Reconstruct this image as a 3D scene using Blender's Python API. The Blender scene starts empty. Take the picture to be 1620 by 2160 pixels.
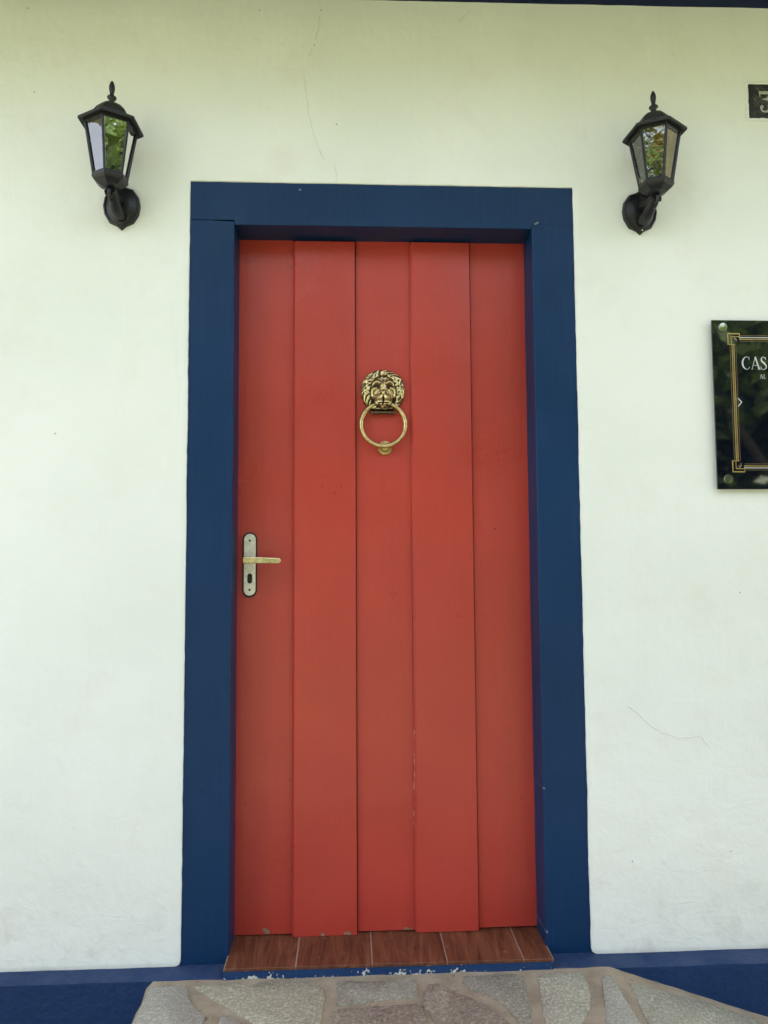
import bpy, bmesh, math, random
from mathutils import Vector, Matrix, noise
random.seed(7)
sc = bpy.context.scene
COL = sc.collection
PI = math.pi

# ------------------------------------------------------------------ camera
cam_d = bpy.data.cameras.new('camera')
cam = bpy.data.objects.new('camera', cam_d)
COL.objects.link(cam)
RX = Vector((0.99891775, -0.04612117, -0.006014))
UP = Vector((0.00283947, -0.06858933, 0.99764094))
FW = Vector((0.04642487, 0.99657832, 0.06838414))
m = Matrix(((RX.x, UP.x, -FW.x), (RX.y, UP.y, -FW.y), (RX.z, UP.z, -FW.z)))
cam.matrix_world = Matrix.Translation((0.43387, -1.96126, 1.01728)) @ m.to_4x4()
cam_d.sensor_fit = 'HORIZONTAL'
cam_d.sensor_width = 36.0
cam_d.lens = 36.0 * 1550.0 / 1620.0
cam_d.clip_start = 0.02
cam_d.clip_end = 2000.0
sc.camera = cam

# ------------------------------------------------------------------ light
SUN_EL, SUN_AZ = math.radians(57), math.radians(20)      # the sun stands behind the house
world = bpy.data.worlds.new('World')
sc.world = world
world.use_nodes = True
wt = world.node_tree
for n in list(wt.nodes):
    wt.nodes.remove(n)
sky = wt.nodes.new('ShaderNodeTexSky')
sky.sky_type = 'NISHITA'
sky.sun_disc = False
sky.sun_elevation = SUN_EL
sky.sun_rotation = SUN_AZ
sky.air_density = 1.0
sky.dust_density = 4.0
sky.ozone_density = 1.0
hs = wt.nodes.new('ShaderNodeHueSaturation')              # thin high cloud: a paler sky
hs.inputs['Saturation'].default_value = 0.38
bg = wt.nodes.new('ShaderNodeBackground')
bg.inputs['Strength'].default_value = 0.15
wo = wt.nodes.new('ShaderNodeOutputWorld')
wt.links.new(sky.outputs[0], hs.inputs['Color'])
wt.links.new(hs.outputs[0], bg.inputs['Color'])
wt.links.new(bg.outputs[0], wo.inputs['Surface'])
sun_d = bpy.data.lights.new('sun', 'SUN')
sun_d.energy = 3.4
sun_d.angle = math.radians(0.5)
sun_d.color = (1.0, 0.95, 0.86)
sun = bpy.data.objects.new('sun', sun_d)
COL.objects.link(sun)
sdir = Vector((math.sin(SUN_AZ) * math.cos(SUN_EL), math.cos(SUN_AZ) * math.cos(SUN_EL), math.sin(SUN_EL)))
sun.rotation_euler = (-sdir).to_track_quat('-Z', 'Y').to_euler()
sun.location = sdir * 30
sc.view_settings.view_transform = 'Standard'
sc.view_settings.look = 'None'
sc.view_settings.gamma = 1.0
sc.view_settings.exposure = 2.40
sc.cycles.max_bounces = 10
sc.cycles.diffuse_bounces = 6
sc.cycles.transparent_max_bounces = 16
sc.cycles.use_denoising = True

# ------------------------------------------------------------------ helpers
def tag(o, label=None, cat=None, group=None, kind=None):
    if label: o['label'] = label
    if cat: o['category'] = cat
    if group: o['group'] = group
    if kind: o['kind'] = kind
    return o

def empty(name, loc=(0, 0, 0), rz=0.0):
    o = bpy.data.objects.new(name, None)
    o.empty_display_size = 0.1
    o.location = loc
    o.rotation_euler = (0, 0, rz)
    COL.objects.link(o)
    return o

class MB:
    """collects shapes, builds one mesh object"""
    def __init__(self): self.v = []; self.f = []; self.mi = []
    def add(self, vs, fs, mi=0):
        b = len(self.v)
        self.v += [tuple(v) for v in vs]
        self.f += [tuple(b + i for i in f) for f in fs]
        self.mi += [mi] * len(fs)
    def box(self, x0, x1, y0, y1, z0, z1, mi=0):
        self.add([(x0, y0, z0), (x1, y0, z0), (x1, y1, z0), (x0, y1, z0), (x0, y0, z1), (x1, y0, z1), (x1, y1, z1), (x0, y1, z1)],
                 [(3, 2, 1, 0), (4, 5, 6, 7), (0, 1, 5, 4), (1, 2, 6, 5), (2, 3, 7, 6), (3, 0, 4, 7)], mi)
    def prism(self, pts, fn0, fn1, mi=0):
        """pts 2-D outline, fn0/fn1 map a point to 3-D on each face"""
        n = len(pts)
        self.add([fn0(p) for p in pts] + [fn1(p) for p in pts],
                 [tuple(range(n)), tuple(range(2 * n - 1, n - 1, -1))] +
                 [((i + 1) % n, i, n + i, n + (i + 1) % n) for i in range(n)], mi)
    def rings(self, rings, close_ends=True, mi=0, closed=False):
        n = len(rings[0]); k = len(rings)
        vs = [p for r in rings for p in r]; fs = []
        for a in range(k if closed else k - 1):
            b = (a + 1) % k
            for i in range(n):
                j = (i + 1) % n
                fs.append((a * n + i, a * n + j, b * n + j, b * n + i))
        if close_ends and not closed:
            fs.append(tuple(range(n - 1, -1, -1))); fs.append(tuple((k - 1) * n + i for i in range(n)))
        self.add(vs, fs, mi)
    def lathe(self, prof, c=(0, 0), n=24, ang=0.0, mi=0):
        """prof: (r, z) along the vertical axis through c"""
        self.rings([[(c[0] + r * math.cos(ang + 2 * PI * i / n), c[1] + r * math.sin(ang + 2 * PI * i / n), z) for i in range(n)] for r, z in prof], mi=mi)
    def latheY(self, prof, c, n=24, mi=0):
        """prof: (r, y) round the axis through (x, z) = c"""
        self.rings([[(c[0] + r * math.cos(2 * PI * i / n), y, c[1] + r * math.sin(2 * PI * i / n)) for i in range(n)] for r, y in prof], mi=mi)
    def tube(self, pts, rad, n=10, closed=False, mi=0, flat=1.0):
        pts = [Vector(p) for p in pts]; k = len(pts); rr = []
        up = Vector((0, 0, 1))
        prev = None
        for i in range(k):
            if closed: t = pts[(i + 1) % k] - pts[i - 1]
            else: t = pts[min(i + 1, k - 1)] - pts[max(i - 1, 0)]
            t.normalize()
            if prev is None:
                a = t.cross(up) if abs(t.dot(up)) < 0.95 else t.cross(Vector((1, 0, 0)))
            else:
                a = prev - t * prev.dot(t)
            a.normalize(); prev = a
            b = t.cross(a)
            r = rad[i] if isinstance(rad, (list, tuple)) else rad
            rr.append([pts[i] + a * (r * math.cos(2 * PI * q / n)) + b * (r * flat * math.sin(2 * PI * q / n)) for q in range(n)])
        self.rings(rr, mi=mi, closed=closed)
    def build(self, name, mats, parent=None, smooth=False, bevel=0.0, seg=2, autosm=40):
        me = bpy.data.meshes.new(name)
        me.from_pydata(self.v, [], self.f)
        for mt in (mats if isinstance(mats, (list, tuple)) else [mats]):
            me.materials.append(mt)
        for p, i in zip(me.polygons, self.mi): p.material_index = i
        bm = bmesh.new(); bm.from_mesh(me)
        bmesh.ops.recalc_face_normals(bm, faces=bm.faces)
        if smooth:
            for f in bm.faces: f.smooth = True
            for e in bm.edges:
                if len(e.link_faces) == 2 and e.calc_face_angle(0) > math.radians(autosm): e.smooth = False
        bm.to_mesh(me); bm.free()
        o = bpy.data.objects.new(name, me)
        COL.objects.link(o)
        if parent: o.parent = parent
        if bevel > 0:
            md = o.modifiers.new('bevel', 'BEVEL'); md.width = bevel; md.segments = seg; md.limit_method = 'ANGLE'; md.angle_limit = math.radians(40)
            if not smooth:
                for p in me.polygons: p.use_smooth = False
        return o

def copy_tree(o, parent=None):
    c = o.copy(); COL.objects.link(c); c.parent = parent
    for ch in list(o.children): copy_tree(ch, c)
    return c

# ------------------------------------------------------------------ materials
class NT:
    def __init__(self, name):
        self.m = bpy.data.materials.new(name); self.m.use_nodes = True
        self.t = self.m.node_tree
        self.p = self.t.nodes['Principled BSDF']
        self.out = self.t.nodes['Material Output']
        self.geo = self.n('ShaderNodeNewGeometry')
        self.pos = self.geo.outputs['Position']
    def n(self, t, **k):
        nd = self.t.nodes.new(t)
        for a, b in k.items(): setattr(nd, a, b)
        return nd
    def put(self, sock, v):
        if hasattr(v, 'links') or isinstance(v, bpy.types.NodeSocket): self.t.links.new(v, sock)
        elif isinstance(v, tuple) and len(v) == 3 and sock.type == 'RGBA': sock.default_value = (*v, 1)
        else: sock.default_value = v
    def math(self, op, a, b=0.0, c=0.0, clamp=False):
        nd = self.n('ShaderNodeMath', operation=op, use_clamp=clamp)
        self.put(nd.inputs[0], a); self.put(nd.inputs[1], b)
        if op in ('MULTIPLY_ADD', 'SMOOTH_MIN'): self.put(nd.inputs[2], c)
        return nd.outputs[0]
    def vm(self, op, a, b=(0, 0, 0), s=None):
        nd = self.n('ShaderNodeVectorMath', operation=op)
        self.put(nd.inputs[0], a)
        if op not in ('SCALE', 'LENGTH'): self.put(nd.inputs[1], b)
        if s is not None: self.put(nd.inputs['Scale'], s)
        return nd.outputs['Value'] if op in ('LENGTH', 'DOT_PRODUCT', 'DISTANCE') else nd.outputs[0]
    def noise(self, scale, detail=4, rough=0.55, vec=None, stretch=None, dist=0.0):
        v = vec or self.pos
        if stretch:
            v = self.vm('MULTIPLY', v, stretch)
        nd = self.n('ShaderNodeTexNoise')
        self.put(nd.inputs['Vector'], v)
        nd.inputs['Scale'].default_value = scale; nd.inputs['Detail'].default_value = detail
        nd.inputs['Roughness'].default_value = rough; nd.inputs['Distortion'].default_value = dist
        return nd.outputs['Fac']
    def ramp(self, f, *st):
        nd = self.n('ShaderNodeValToRGB'); self.put(nd.inputs[0], f)
        el = nd.color_ramp.elements
        while len(el) < len(st): el.new(0.5)
        for e, (p, c) in zip(el, st):
            e.position = p; e.color = (*c, 1) if isinstance(c, tuple) else (c, c, c, 1)
        return nd.outputs[0]
    def mix(self, f, a, b, mode='MIX'):
        nd = self.n('ShaderNodeMix', data_type='RGBA', blend_type=mode)
        self.put(nd.inputs[0], f); self.put(nd.inputs[6], a); self.put(nd.inputs[7], b)
        return nd.outputs[2]
    def mapr(self, v, a, b, c=0.0, d=1.0, smooth=True):
        nd = self.n('ShaderNodeMapRange')
        if smooth: nd.interpolation_type = 'SMOOTHSTEP'
        self.put(nd.inputs[0], v)
        for i, q in enumerate((a, b, c, d)): nd.inputs[1 + i].default_value = q
        return nd.outputs[0]
    def bump(self, h, dist, strength=1.0, nrm=None):
        nd = self.n('ShaderNodeBump'); self.put(nd.inputs['Height'], h)
        nd.inputs['Distance'].default_value = dist; nd.inputs['Strength'].default_value = strength
        if nrm is not None: self.put(nd.inputs['Normal'], nrm)
        return nd.outputs[0]
    def polyline(self, pts, vec):
        """distance (m) from the point (x, z) to a polyline in the wall plane"""
        best = None
        for (ax, az), (bx, bz) in zip(pts, pts[1:]):
            ba = Vector((bx - ax, 0, bz - az)); l2 = ba.dot(ba)
            pa = self.vm('SUBTRACT', vec, (ax, 0, az))
            h = self.math('DIVIDE', self.vm('DOT_PRODUCT', pa, tuple(ba)), l2, clamp=True)
            q = self.vm('SCALE', tuple(ba), s=h)
            d = self.vm('DISTANCE', pa, q)
            best = d if best is None else self.math('MINIMUM', best, d)
        return best
    def dots(self, pts, vec):
        best = None
        for x, z in pts:
            d = self.vm('DISTANCE', vec, (x, 0, z))
            best = d if best is None else self.math('MINIMUM', best, d)
        return best
    def flatxz(self, wob=0.0, scale=60):
        v = self.vm('MULTIPLY', self.pos, (1, 0, 1))
        if wob:
            nd = self.n('ShaderNodeTexNoise'); self.put(nd.inputs['Vector'], self.pos); nd.inputs['Scale'].default_value = scale; nd.inputs['Detail'].default_value = 3
            w = self.vm('SUBTRACT', nd.outputs['Color'], (0.5, 0.5, 0.5))
            w = self.vm('MULTIPLY', w, (wob, 0, wob))
            v = self.vm('ADD', v, w)
        return v
    def set(self, **k):
        nm = {'base': 'Base Color', 'rough': 'Roughness', 'metal': 'Metallic', 'spec': 'Specular IOR Level', 'nrm': 'Normal', 'coat': 'Coat Weight', 'coatr': 'Coat Roughness', 'alpha': 'Alpha', 'ior': 'IOR', 'trans': 'Transmission Weight', 'aniso': 'Anisotropic'}
        for a, b in k.items(): self.put(self.p.inputs[nm[a]], b)
        return self

M = {}
# white lime plaster with cracks, specks and trowel marks
CR = [[(0.3504, 2.5831), (0.3557, 2.5593), (0.3531, 2.5341), (0.3518, 2.5035), (0.3412, 2.4713), (0.3373, 2.4531), (0.3241, 2.4223)],
      [(0.3098, 2.3668), (0.3151, 2.3257), (0.319, 2.2916), (0.323, 2.2575), (0.3322, 2.2167), (0.3453, 2.1694), (0.357, 2.1425), (0.3687, 2.121)],
      [(0.3909, 2.116), (0.3961, 2.0985), (0.4013, 2.0797), (0.3995, 2.064)],
      [(0.741, 2.5316), (0.7683, 2.5577), (0.7751, 2.5664)],
      [(1.1748, 0.6297), (1.1999, 0.6081), (1.2313, 0.579), (1.2629, 0.5598), (1.3075, 0.5442), (1.3489, 0.5447), (1.3698, 0.5494), (1.3783, 0.533), (1.3945, 0.5166)]]
SOFT = [[(1.2585, 0.2282), (1.2848, 0.2519), (1.3127, 0.3184), (1.3533, 0.3789), (1.3735, 0.4031)],
        [(-0.055, 1.72), (-0.03, 1.55), (-0.02, 1.42), (-0.045, 1.30), (-0.06, 1.22)],
        [(-0.33, 0.60), (-0.27, 0.42), (-0.25, 0.26)], [(-0.12, 0.32), (-0.09, 0.52), (-0.07, 0.72)],
        [(1.085, 2.42), (1.09, 2.30), (1.087, 2.18)]]
SPECK = [(0.4002, 2.2278), (0.3386, 2.4532), (0.1871, 2.5514), (-0.4438, 2.5378), (-0.3415, 1.3616), (1.4385, 0.2483), (1.1721, 0.2303), (0.357, 2.556), (-0.42, 2.30), (1.49, 0.93)]
def plaster(name, cracks=(), soft=(), specks=()):
    """white lime plaster; the faces round a crack carry that crack"""
    t = NT(name)
    big = t.noise(1.6, 4, 0.5)
    c1 = t.mix(t.mapr(big, 0.3, 0.7), (0.755, 0.785, 0.755), (0.815, 0.84, 0.82))
    c1 = t.mix(t.math('MULTIPLY', t.mapr(t.noise(6, 5, 0.6), 0.52, 0.75), 0.35), c1, (0.72, 0.70, 0.655))
    sepx = t.n('ShaderNodeSeparateXYZ'); t.put(sepx.inputs[0], t.pos)
    low = t.mapr(sepx.outputs['Z'], 0.0, 0.9, 1, 0.35)          # the render is rougher near the ground
    h = t.math('MULTIPLY', t.noise(5, 3), 5.0)
    h = t.math('ADD', h, t.math('MULTIPLY', t.math('MULTIPLY', t.noise(22, 5, 0.6, dist=0.6), 1.7), low))
    h = t.math('ADD', h, t.math('MULTIPLY', t.noise(9, 4, 0.6, stretch=(2.2, 1, 0.5), dist=1.2), 0.8))
    h = t.math('ADD', h, t.math('MULTIPLY', t.math('MULTIPLY', t.noise(16, 5, 0.62, stretch=(0.7, 1, 1.1), dist=1.2), 2.0), low))
    h = t.math('ADD', h, t.math('MULTIPLY', t.noise(90, 4, 0.65, dist=0.6), 0.18))
    grime = t.math('MULTIPLY', t.mapr(sepx.outputs['Z'], 0.0, 0.28, 1, 0), t.mapr(t.noise(13, 6, 0.7, dist=0.6), 0.48, 0.70))
    c1 = t.mix(t.math('MULTIPLY', grime, 0.32), c1, (0.50, 0.48, 0.42))                  # splash dirt
    c1 = t.mix(t.math('MULTIPLY', t.mapr(t.noise(2.7, 5, 0.6, stretch=(1.6, 1, 0.5)), 0.55, 0.75), 0.25), c1, (0.70, 0.69, 0.60))
    for c in cracks:
        d = t.polyline(c, t.flatxz(0.006, 90))
        fade = t.mapr(t.noise(9, 2), 0.28, 0.50)
        crack = t.math('MULTIPLY', t.mapr(d, 0.0, 0.0017, 1, 0), fade)
        h = t.math('ADD', h, t.math('MULTIPLY', t.mapr(d, 0.0, 0.006, 1, 0), 0.4))
        h = t.math('SUBTRACT', h, t.math('MULTIPLY', crack, 0.8))
        c1 = t.mix(t.math('MULTIPLY', crack, 0.22), c1, (0.30, 0.29, 0.24))
    for c in soft:
        d = t.polyline(c, t.flatxz(0.03, 25))
        h = t.math('ADD', h, t.math('MULTIPLY', t.math('MULTIPLY', t.mapr(d, 0.0, 0.016, 1, 0), t.mapr(t.noise(18, 3), 0.35, 0.6)), 0.8))
    if specks:
        d = t.dots(specks, t.flatxz(0.003, 400))
        speck = t.mapr(d, 0.0012, 0.0028, 1, 0)
        c1 = t.mix(t.math('MULTIPLY', speck, 0.8), c1, (0.22, 0.21, 0.18))
    t.set(base=c1, rough=0.62, spec=0.35, nrm=t.bump(h, 0.0012))
    return t.m
REG = [((-9, 9, -9, 9), (), (), ())]      # x0, x1, z0, z1 of the wall area, and the marks in it
for c in CR: REG.append(((min(p[0] for p in c) - .02, max(p[0] for p in c) + .02, min(p[1] for p in c) - .02, max(p[1] for p in c) + .02), [c], (), ()))
for c in SOFT: REG.append(((min(p[0] for p in c) - .05, max(p[0] for p in c) + .05, min(p[1] for p in c) - .05, max(p[1] for p in c) + .05), (), [c], ()))
for p in SPECK: REG.append(((p[0] - .012, p[0] + .012, p[1] - .012, p[1] + .012), (), (), [p]))
PLM = [plaster('plaster', a, b, c) for r, a, b, c in REG]
M['plaster'] = PLM[0]

def paint(name, col, col2, rough, coat=0.0, brush=(60, 60, 3), bd=0.00045, chips=None, chipcol=(0.35, 0.27, 0.18), chipr=0.006, spec=0.5, extra=None):
    t = NT(name)
    n1 = t.noise(2.2, 4)
    b = t.mix(t.mapr(n1, 0.3, 0.7), col, col2)
    g = t.noise(1.0, 5, 0.6, stretch=brush)
    h = t.math('ADD', t.math('MULTIPLY', g, 0.8), t.math('MULTIPLY', t.noise(9, 3), 2.2))
    h = t.math('ADD', h, t.math('MULTIPLY', t.noise(110, 2), 0.25))
    if chips:
        f = t.flatxz(chipr * 2.2, 130)
        d = t.dots(chips, f)
        cm = t.mapr(d, chipr * 0.55, chipr * 0.62, 1, 0)
        wood = t.mix(t.noise(1.0, 4, stretch=(420, 420, 30)), chipcol, (0.16, 0.11, 0.07))
        b = t.mix(cm, b, wood)
        h = t.math('SUBTRACT', h, t.math('MULTIPLY', cm, 1.5))
    if extra: b, h = extra(t, b, h)
    r = t.mapr(t.noise(5, 4), 0.3, 0.7, rough - 0.05, rough + 0.06)
    t.set(base=b, rough=r, spec=spec, coat=coat, coatr=0.25, nrm=t.bump(h, bd))
    return t.m

def red_extra(t, b, h):
    f = t.flatxz(0.004, 200)
    sm = t.math('MULTIPLY', t.mapr(t.noise(5.5, 5, 0.65, stretch=(1.6, 1, 0.35)), 0.45, 0.72), 0.18)
    b = t.mix(sm, b, (0.30, 0.040, 0.034))
    gr = t.mapr(t.noise(1.0, 4, 0.6, stretch=(260, 260, 5)), 0.35, 0.75)
    b = t.mix(t.math('MULTIPLY', gr, 0.06), b, (0.54, 0.075, 0.055))
    hd_ = t.mapr(t.dots([(0.2, 1.0), (0.22, 1.06), (0.24, 0.98)], t.flatxz(0.05, 14)), 0.0, 0.10, 1, 0)
    b = t.mix(t.math('MULTIPLY', hd_, 0.16), b, (0.16, 0.05, 0.045))
    # paint rubbed through along two board edges, small nicks
    e = t.polyline([(0.6085, 0.56), (0.6075, 0.47), (0.6068, 0.29)], f)
    k = t.math('MULTIPLY', t.mapr(e, 0.0014, 0.0022, 1, 0), t.mapr(t.noise(75, 3), 0.52, 0.56))
    b = t.mix(k, b, (0.62, 0.23, 0.19))
    dk = t.dots([(0.8433, 1.1106), (0.9063, 0.3677), (0.1465, 0.3643), (0.2692, 0.4273), (0.452, 0.4175), (0.70, 1.18)], f)
    km = t.mapr(dk, 0.0012, 0.0026, 1, 0)
    b = t.mix(km, b, (0.10, 0.015, 0.012))
    return b, t.math('SUBTRACT', h, t.math('MULTIPLY', km, 1.0))
M['red'] = paint('red_paint', (0.405, 0.044, 0.032), (0.460, 0.050, 0.036), 0.32, spec=0.46, bd=0.0008,
                 chips=[(0.2024, 0.034), (0.209, 0.030), (0.4205, 0.0262), (0.428, 0.025), (0.3593, 0.0244), (0.5808, 0.0265), (0.592, 0.0262)], chipr=0.009, extra=red_extra)
def blue_extra(t, b, h):
    g = t.mapr(t.noise(1.0, 4, 0.6, stretch=(160, 160, 5)), 0.4, 0.75)
    b = t.mix(t.math('MULTIPLY', g, 0.22), b, (0.010, 0.055, 0.150))
    b = t.mix(t.mapr(t.noise(4.5, 6, 0.7), 0.55, 0.75, 0, 0.35), b, (0.010, 0.035, 0.070))
    h = t.math('ADD', h, t.math('MULTIPLY', t.mapr(t.noise(30, 3, 0.6), 0.66, 0.74), -0.8))
    dk = t.dots([(0.9522, 1.9538), (0.957, 1.957), (0.9435, 0.42), (0.9435, 0.055), (0.30, 2.04)], t.flatxz(0.004, 150))
    km = t.mapr(dk, 0.0015, 0.004, 1, 0)
    b = t.mix(t.math('MULTIPLY', km, 0.7), b, (0.25, 0.28, 0.30))
    return b, h
M['blue'] = paint('blue_paint', (0.0025, 0.025, 0.082), (0.0045, 0.031, 0.100), 0.42, bd=0.0008, spec=0.22, extra=blue_extra)
def blue_rough_extra(t, b, h):
    # dusty rough render under the paint
    h = t.math('ADD', h, t.math('MULTIPLY', t.noise(45, 5, 0.65), 3.5))
    du = t.n('ShaderNodeSeparateXYZ'); t.put(du.inputs[0], t.geo.outputs['Normal'])
    k = t.math('MULTIPLY', t.mapr(du.outputs['Z'], 0.5, 0.9), t.mapr(t.noise(14, 5, 0.65), 0.3, 0.7, 0.02, 0.12))
    b = t.mix(k, b, (0.22, 0.24, 0.26))                     # dust lying on the ledge
    return b, h
M['blue_rough'] = paint('blue_masonry_paint', (0.003, 0.022, 0.082), (0.005, 0.030, 0.105), 0.55, spec=0.25, bd=0.0013, extra=blue_rough_extra)
def riser_extra(t, b, h):
    s = t.n('ShaderNodeSeparateXYZ'); t.put(s.inputs[0], t.pos)
    lowm = t.mapr(s.outputs['Z'], -0.007, 0.010, 1, 0)
    k = t.math('ADD', t.noise(130, 4, 0.6), t.math('MULTIPLY', lowm, 0.13))
    k = t.math('ADD', k, t.math('MULTIPLY', t.noise(6, 2), 0.20))
    run = t.dots([(0.56, -0.004), (0.60, -0.004), (0.635, -0.004), (0.69, -0.003), (0.715, -0.003), (0.19, -0.003), (0.235, -0.003), (0.47, 0.004)], t.flatxz(0.02, 90))
    k = t.math('ADD', k, t.math('MULTIPLY', t.mapr(run, 0.002, 0.018, 1, 0), 0.13))
    k = t.mapr(k, 0.83, 0.86)
    b = t.mix(k, b, (0.62, 0.62, 0.58))
    return b, t.math('SUBTRACT', h, t.math('MULTIPLY', k, 1.5))
M['riser'] = paint('chipped_blue_paint', (0.005, 0.034, 0.12), (0.007, 0.042, 0.14), 0.4, bd=0.001, extra=riser_extra)
M['navy_beam'] = paint('dark_navy_paint', (0.002, 0.008, 0.045), (0.003, 0.010, 0.055), 0.5, spec=0.2)

# wood-look porcelain tile, grain along y
t = NT('wood_look_tile')
oi = t.n('ShaderNodeObjectInfo')
off = t.vm('SCALE', (7.3, 3.1, 1.7), s=oi.outputs['Random'])
v = t.vm('ADD', t.vm('MULTIPLY', t.pos, (1, 0.11, 1)), off)
g1 = t.noise(38, 5, 0.62, vec=v, dist=1.6)
g2 = t.noise(210, 3, 0.6, vec=v, dist=0.4)
b = t.ramp(g1, (0.30, (0.052, 0.018, 0.011)), (0.45, (0.115, 0.040, 0.020)), (0.60, (0.165, 0.062, 0.030)), (0.75, (0.23, 0.095, 0.050)))
b = t.mix(t.math('MULTIPLY', t.mapr(g2, 0.5, 0.7), 0.45), b, (0.05, 0.02, 0.012))
b = t.mix(t.mapr(t.noise(70, 4), 0.66, 0.74, 0, 0.4), b, (0.33, 0.24, 0.18))
t.set(base=b, rough=0.38, spec=0.4, nrm=t.bump(g1, 0.0004))
M['tile'] = t.m
t = NT('grout'); t.set(base=t.mix(t.noise(60, 4), (0.20, 0.12, 0.085), (0.34, 0.25, 0.20)), rough=0.85, nrm=t.bump(t.noise(300, 3), 0.0004)); M['grout'] = t.m

def stone(name, a, b_, c_, line=(0.5, 0.47, 0.38)):
    t = NT(name)
    n1 = t.noise(9, 5, 0.6)
    n2 = t.noise(75, 5, 0.65, dist=1.2, stretch=(1, 1.6, 1))
    n3 = t.noise(380, 3, 0.6)
    b = t.mix(t.mapr(n1, 0.3, 0.7), a, b_)
    b = t.mix(t.math('MULTIPLY', t.mapr(n2, 0.45, 0.72), 0.8), b, c_)
    b = t.mix(t.math('MULTIPLY', t.mapr(n3, 0.48, 0.64), 0.40), b, (0.15, 0.12, 0.095))
    n4 = t.noise(150, 4, 0.7, dist=0.8)
    b = t.mix(t.math('MULTIPLY', t.mapr(n4, 0.50, 0.60), 0.60), b, tuple(min(1, q * 1.35) for q in c_))
    b = t.mix(t.math('MULTIPLY', t.mapr(t.noise(36, 2, dist=2.0), 0.70, 0.74), 0.65), b, (0.06, 0.06, 0.05))
    h = t.math('ADD', t.math('MULTIPLY', n2, 2.4), t.math('ADD', t.math('MULTIPLY', n1, 2.5), t.math('MULTIPLY', n3, 0.6)))
    t.set(base=b, rough=0.78, spec=0.3, nrm=t.bump(t.math('ADD', h, n4), 0.0038))
    return t.m
M['st_pale'] = stone('pale_flagstone', (0.39, 0.365, 0.265), (0.47, 0.44, 0.33), (0.60, 0.565, 0.44))
M['st_green'] = stone('greenish_flagstone', (0.37, 0.36, 0.275), (0.45, 0.435, 0.335), (0.60, 0.57, 0.46))
M['st_grey'] = stone('grey_flagstone', (0.29, 0.275, 0.22), (0.35, 0.33, 0.27), (0.45, 0.42, 0.33))
M['st_brown'] = stone('brown_flagstone', (0.26, 0.215, 0.165), (0.34, 0.285, 0.225), (0.46, 0.40, 0.32))
M['st_slab'] = stone('smooth_flagstone', (0.42, 0.395, 0.325), (0.47, 0.455, 0.385), (0.50, 0.485, 0.42))
t = NT('mortar')
n1 = t.noise(14, 5, 0.6); n2 = t.noise(160, 4, 0.7)
b = t.mix(t.mapr(n1, 0.3, 0.7), (0.235, 0.19, 0.135), (0.34, 0.285, 0.21))
b = t.mix(t.math('MULTIPLY', t.mapr(n2, 0.5, 0.75), 0.5), b, (0.45, 0.40, 0.30))
b = t.mix(t.mapr(t.noise(40, 3), 0.66, 0.72, 0, 0.6), b, (0.09, 0.075, 0.055))
t.set(base=b, rough=0.9, spec=0.2, nrm=t.bump(t.math('ADD', n1, n2), 0.0018))
M['mortar'] = t.m

def simple(name, col, rough=0.5, metal=0.0, bump=0.0, bs=200, spec=0.5, coat=0.0):
    t = NT(name)
    n = t.noise(bs * 0.15, 4)
    c2 = tuple(min(1, q * 0.72) for q in col)
    t.set(base=t.mix(t.mapr(n, 0.3, 0.7), c2, col), rough=rough, metal=metal, spec=spec, coat=coat)
    if bump: t.set(nrm=t.bump(t.noise(bs, 3), bump))
    return t.m
M['iron'] = simple('black_cast_metal', (0.005, 0.0055, 0.008), 0.38, 0.0, 0.0003, 600, spec=0.5)
t = NT('dusty_black_metal')                                   # the lantern roof carries dust on top
du = t.n('ShaderNodeSeparateXYZ'); t.put(du.inputs[0], t.geo.outputs['Normal'])
k = t.math('MULTIPLY', t.mapr(du.outputs['Z'], 0.1, 0.8), t.mapr(t.noise(40, 4), 0.3, 0.7, 0.06, 0.28))
t.set(base=t.mix(k, (0.006, 0.0065, 0.009), (0.12, 0.11, 0.095)), rough=0.5, nrm=t.bump(t.noise(500, 3), 0.0003))
M['iron_dusty'] = t.m
# lantern glass: clear pane with a strong mirror-like sheen
t = NT('lantern_glass')
tr = t.n('ShaderNodeBsdfTransparent'); tr.inputs[0].default_value = (0.86, 0.86, 0.82, 1)
gl = t.n('ShaderNodeBsdfGlossy'); gl.inputs['Roughness'].default_value = 0.015
gl.inputs['Color'].default_value = (1, 1, 1, 1)
fr = t.n('ShaderNodeFresnel'); fr.inputs['IOR'].default_value = 2.4
t.put(gl.inputs['Normal'], t.bump(t.noise(22, 2), 0.00045))
ms = t.n('ShaderNodeMixShader')
t.t.links.new(fr.outputs[0], ms.inputs[0]); t.t.links.new(tr.outputs[0], ms.inputs[1]); t.t.links.new(gl.outputs[0], ms.inputs[2])
t.t.links.new(ms.outputs[0], t.out.inputs['Surface'])
M['glass'] = t.m
M['bulb'] = simple('frosted_lamp_glass', (0.75, 0.74, 0.68), 0.25)
M['white_plastic'] = simple('white_socket', (0.6, 0.6, 0.56), 0.4)
M['chrome'] = simple('polished_steel', (0.72, 0.72, 0.70), 0.12, 1.0)
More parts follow.
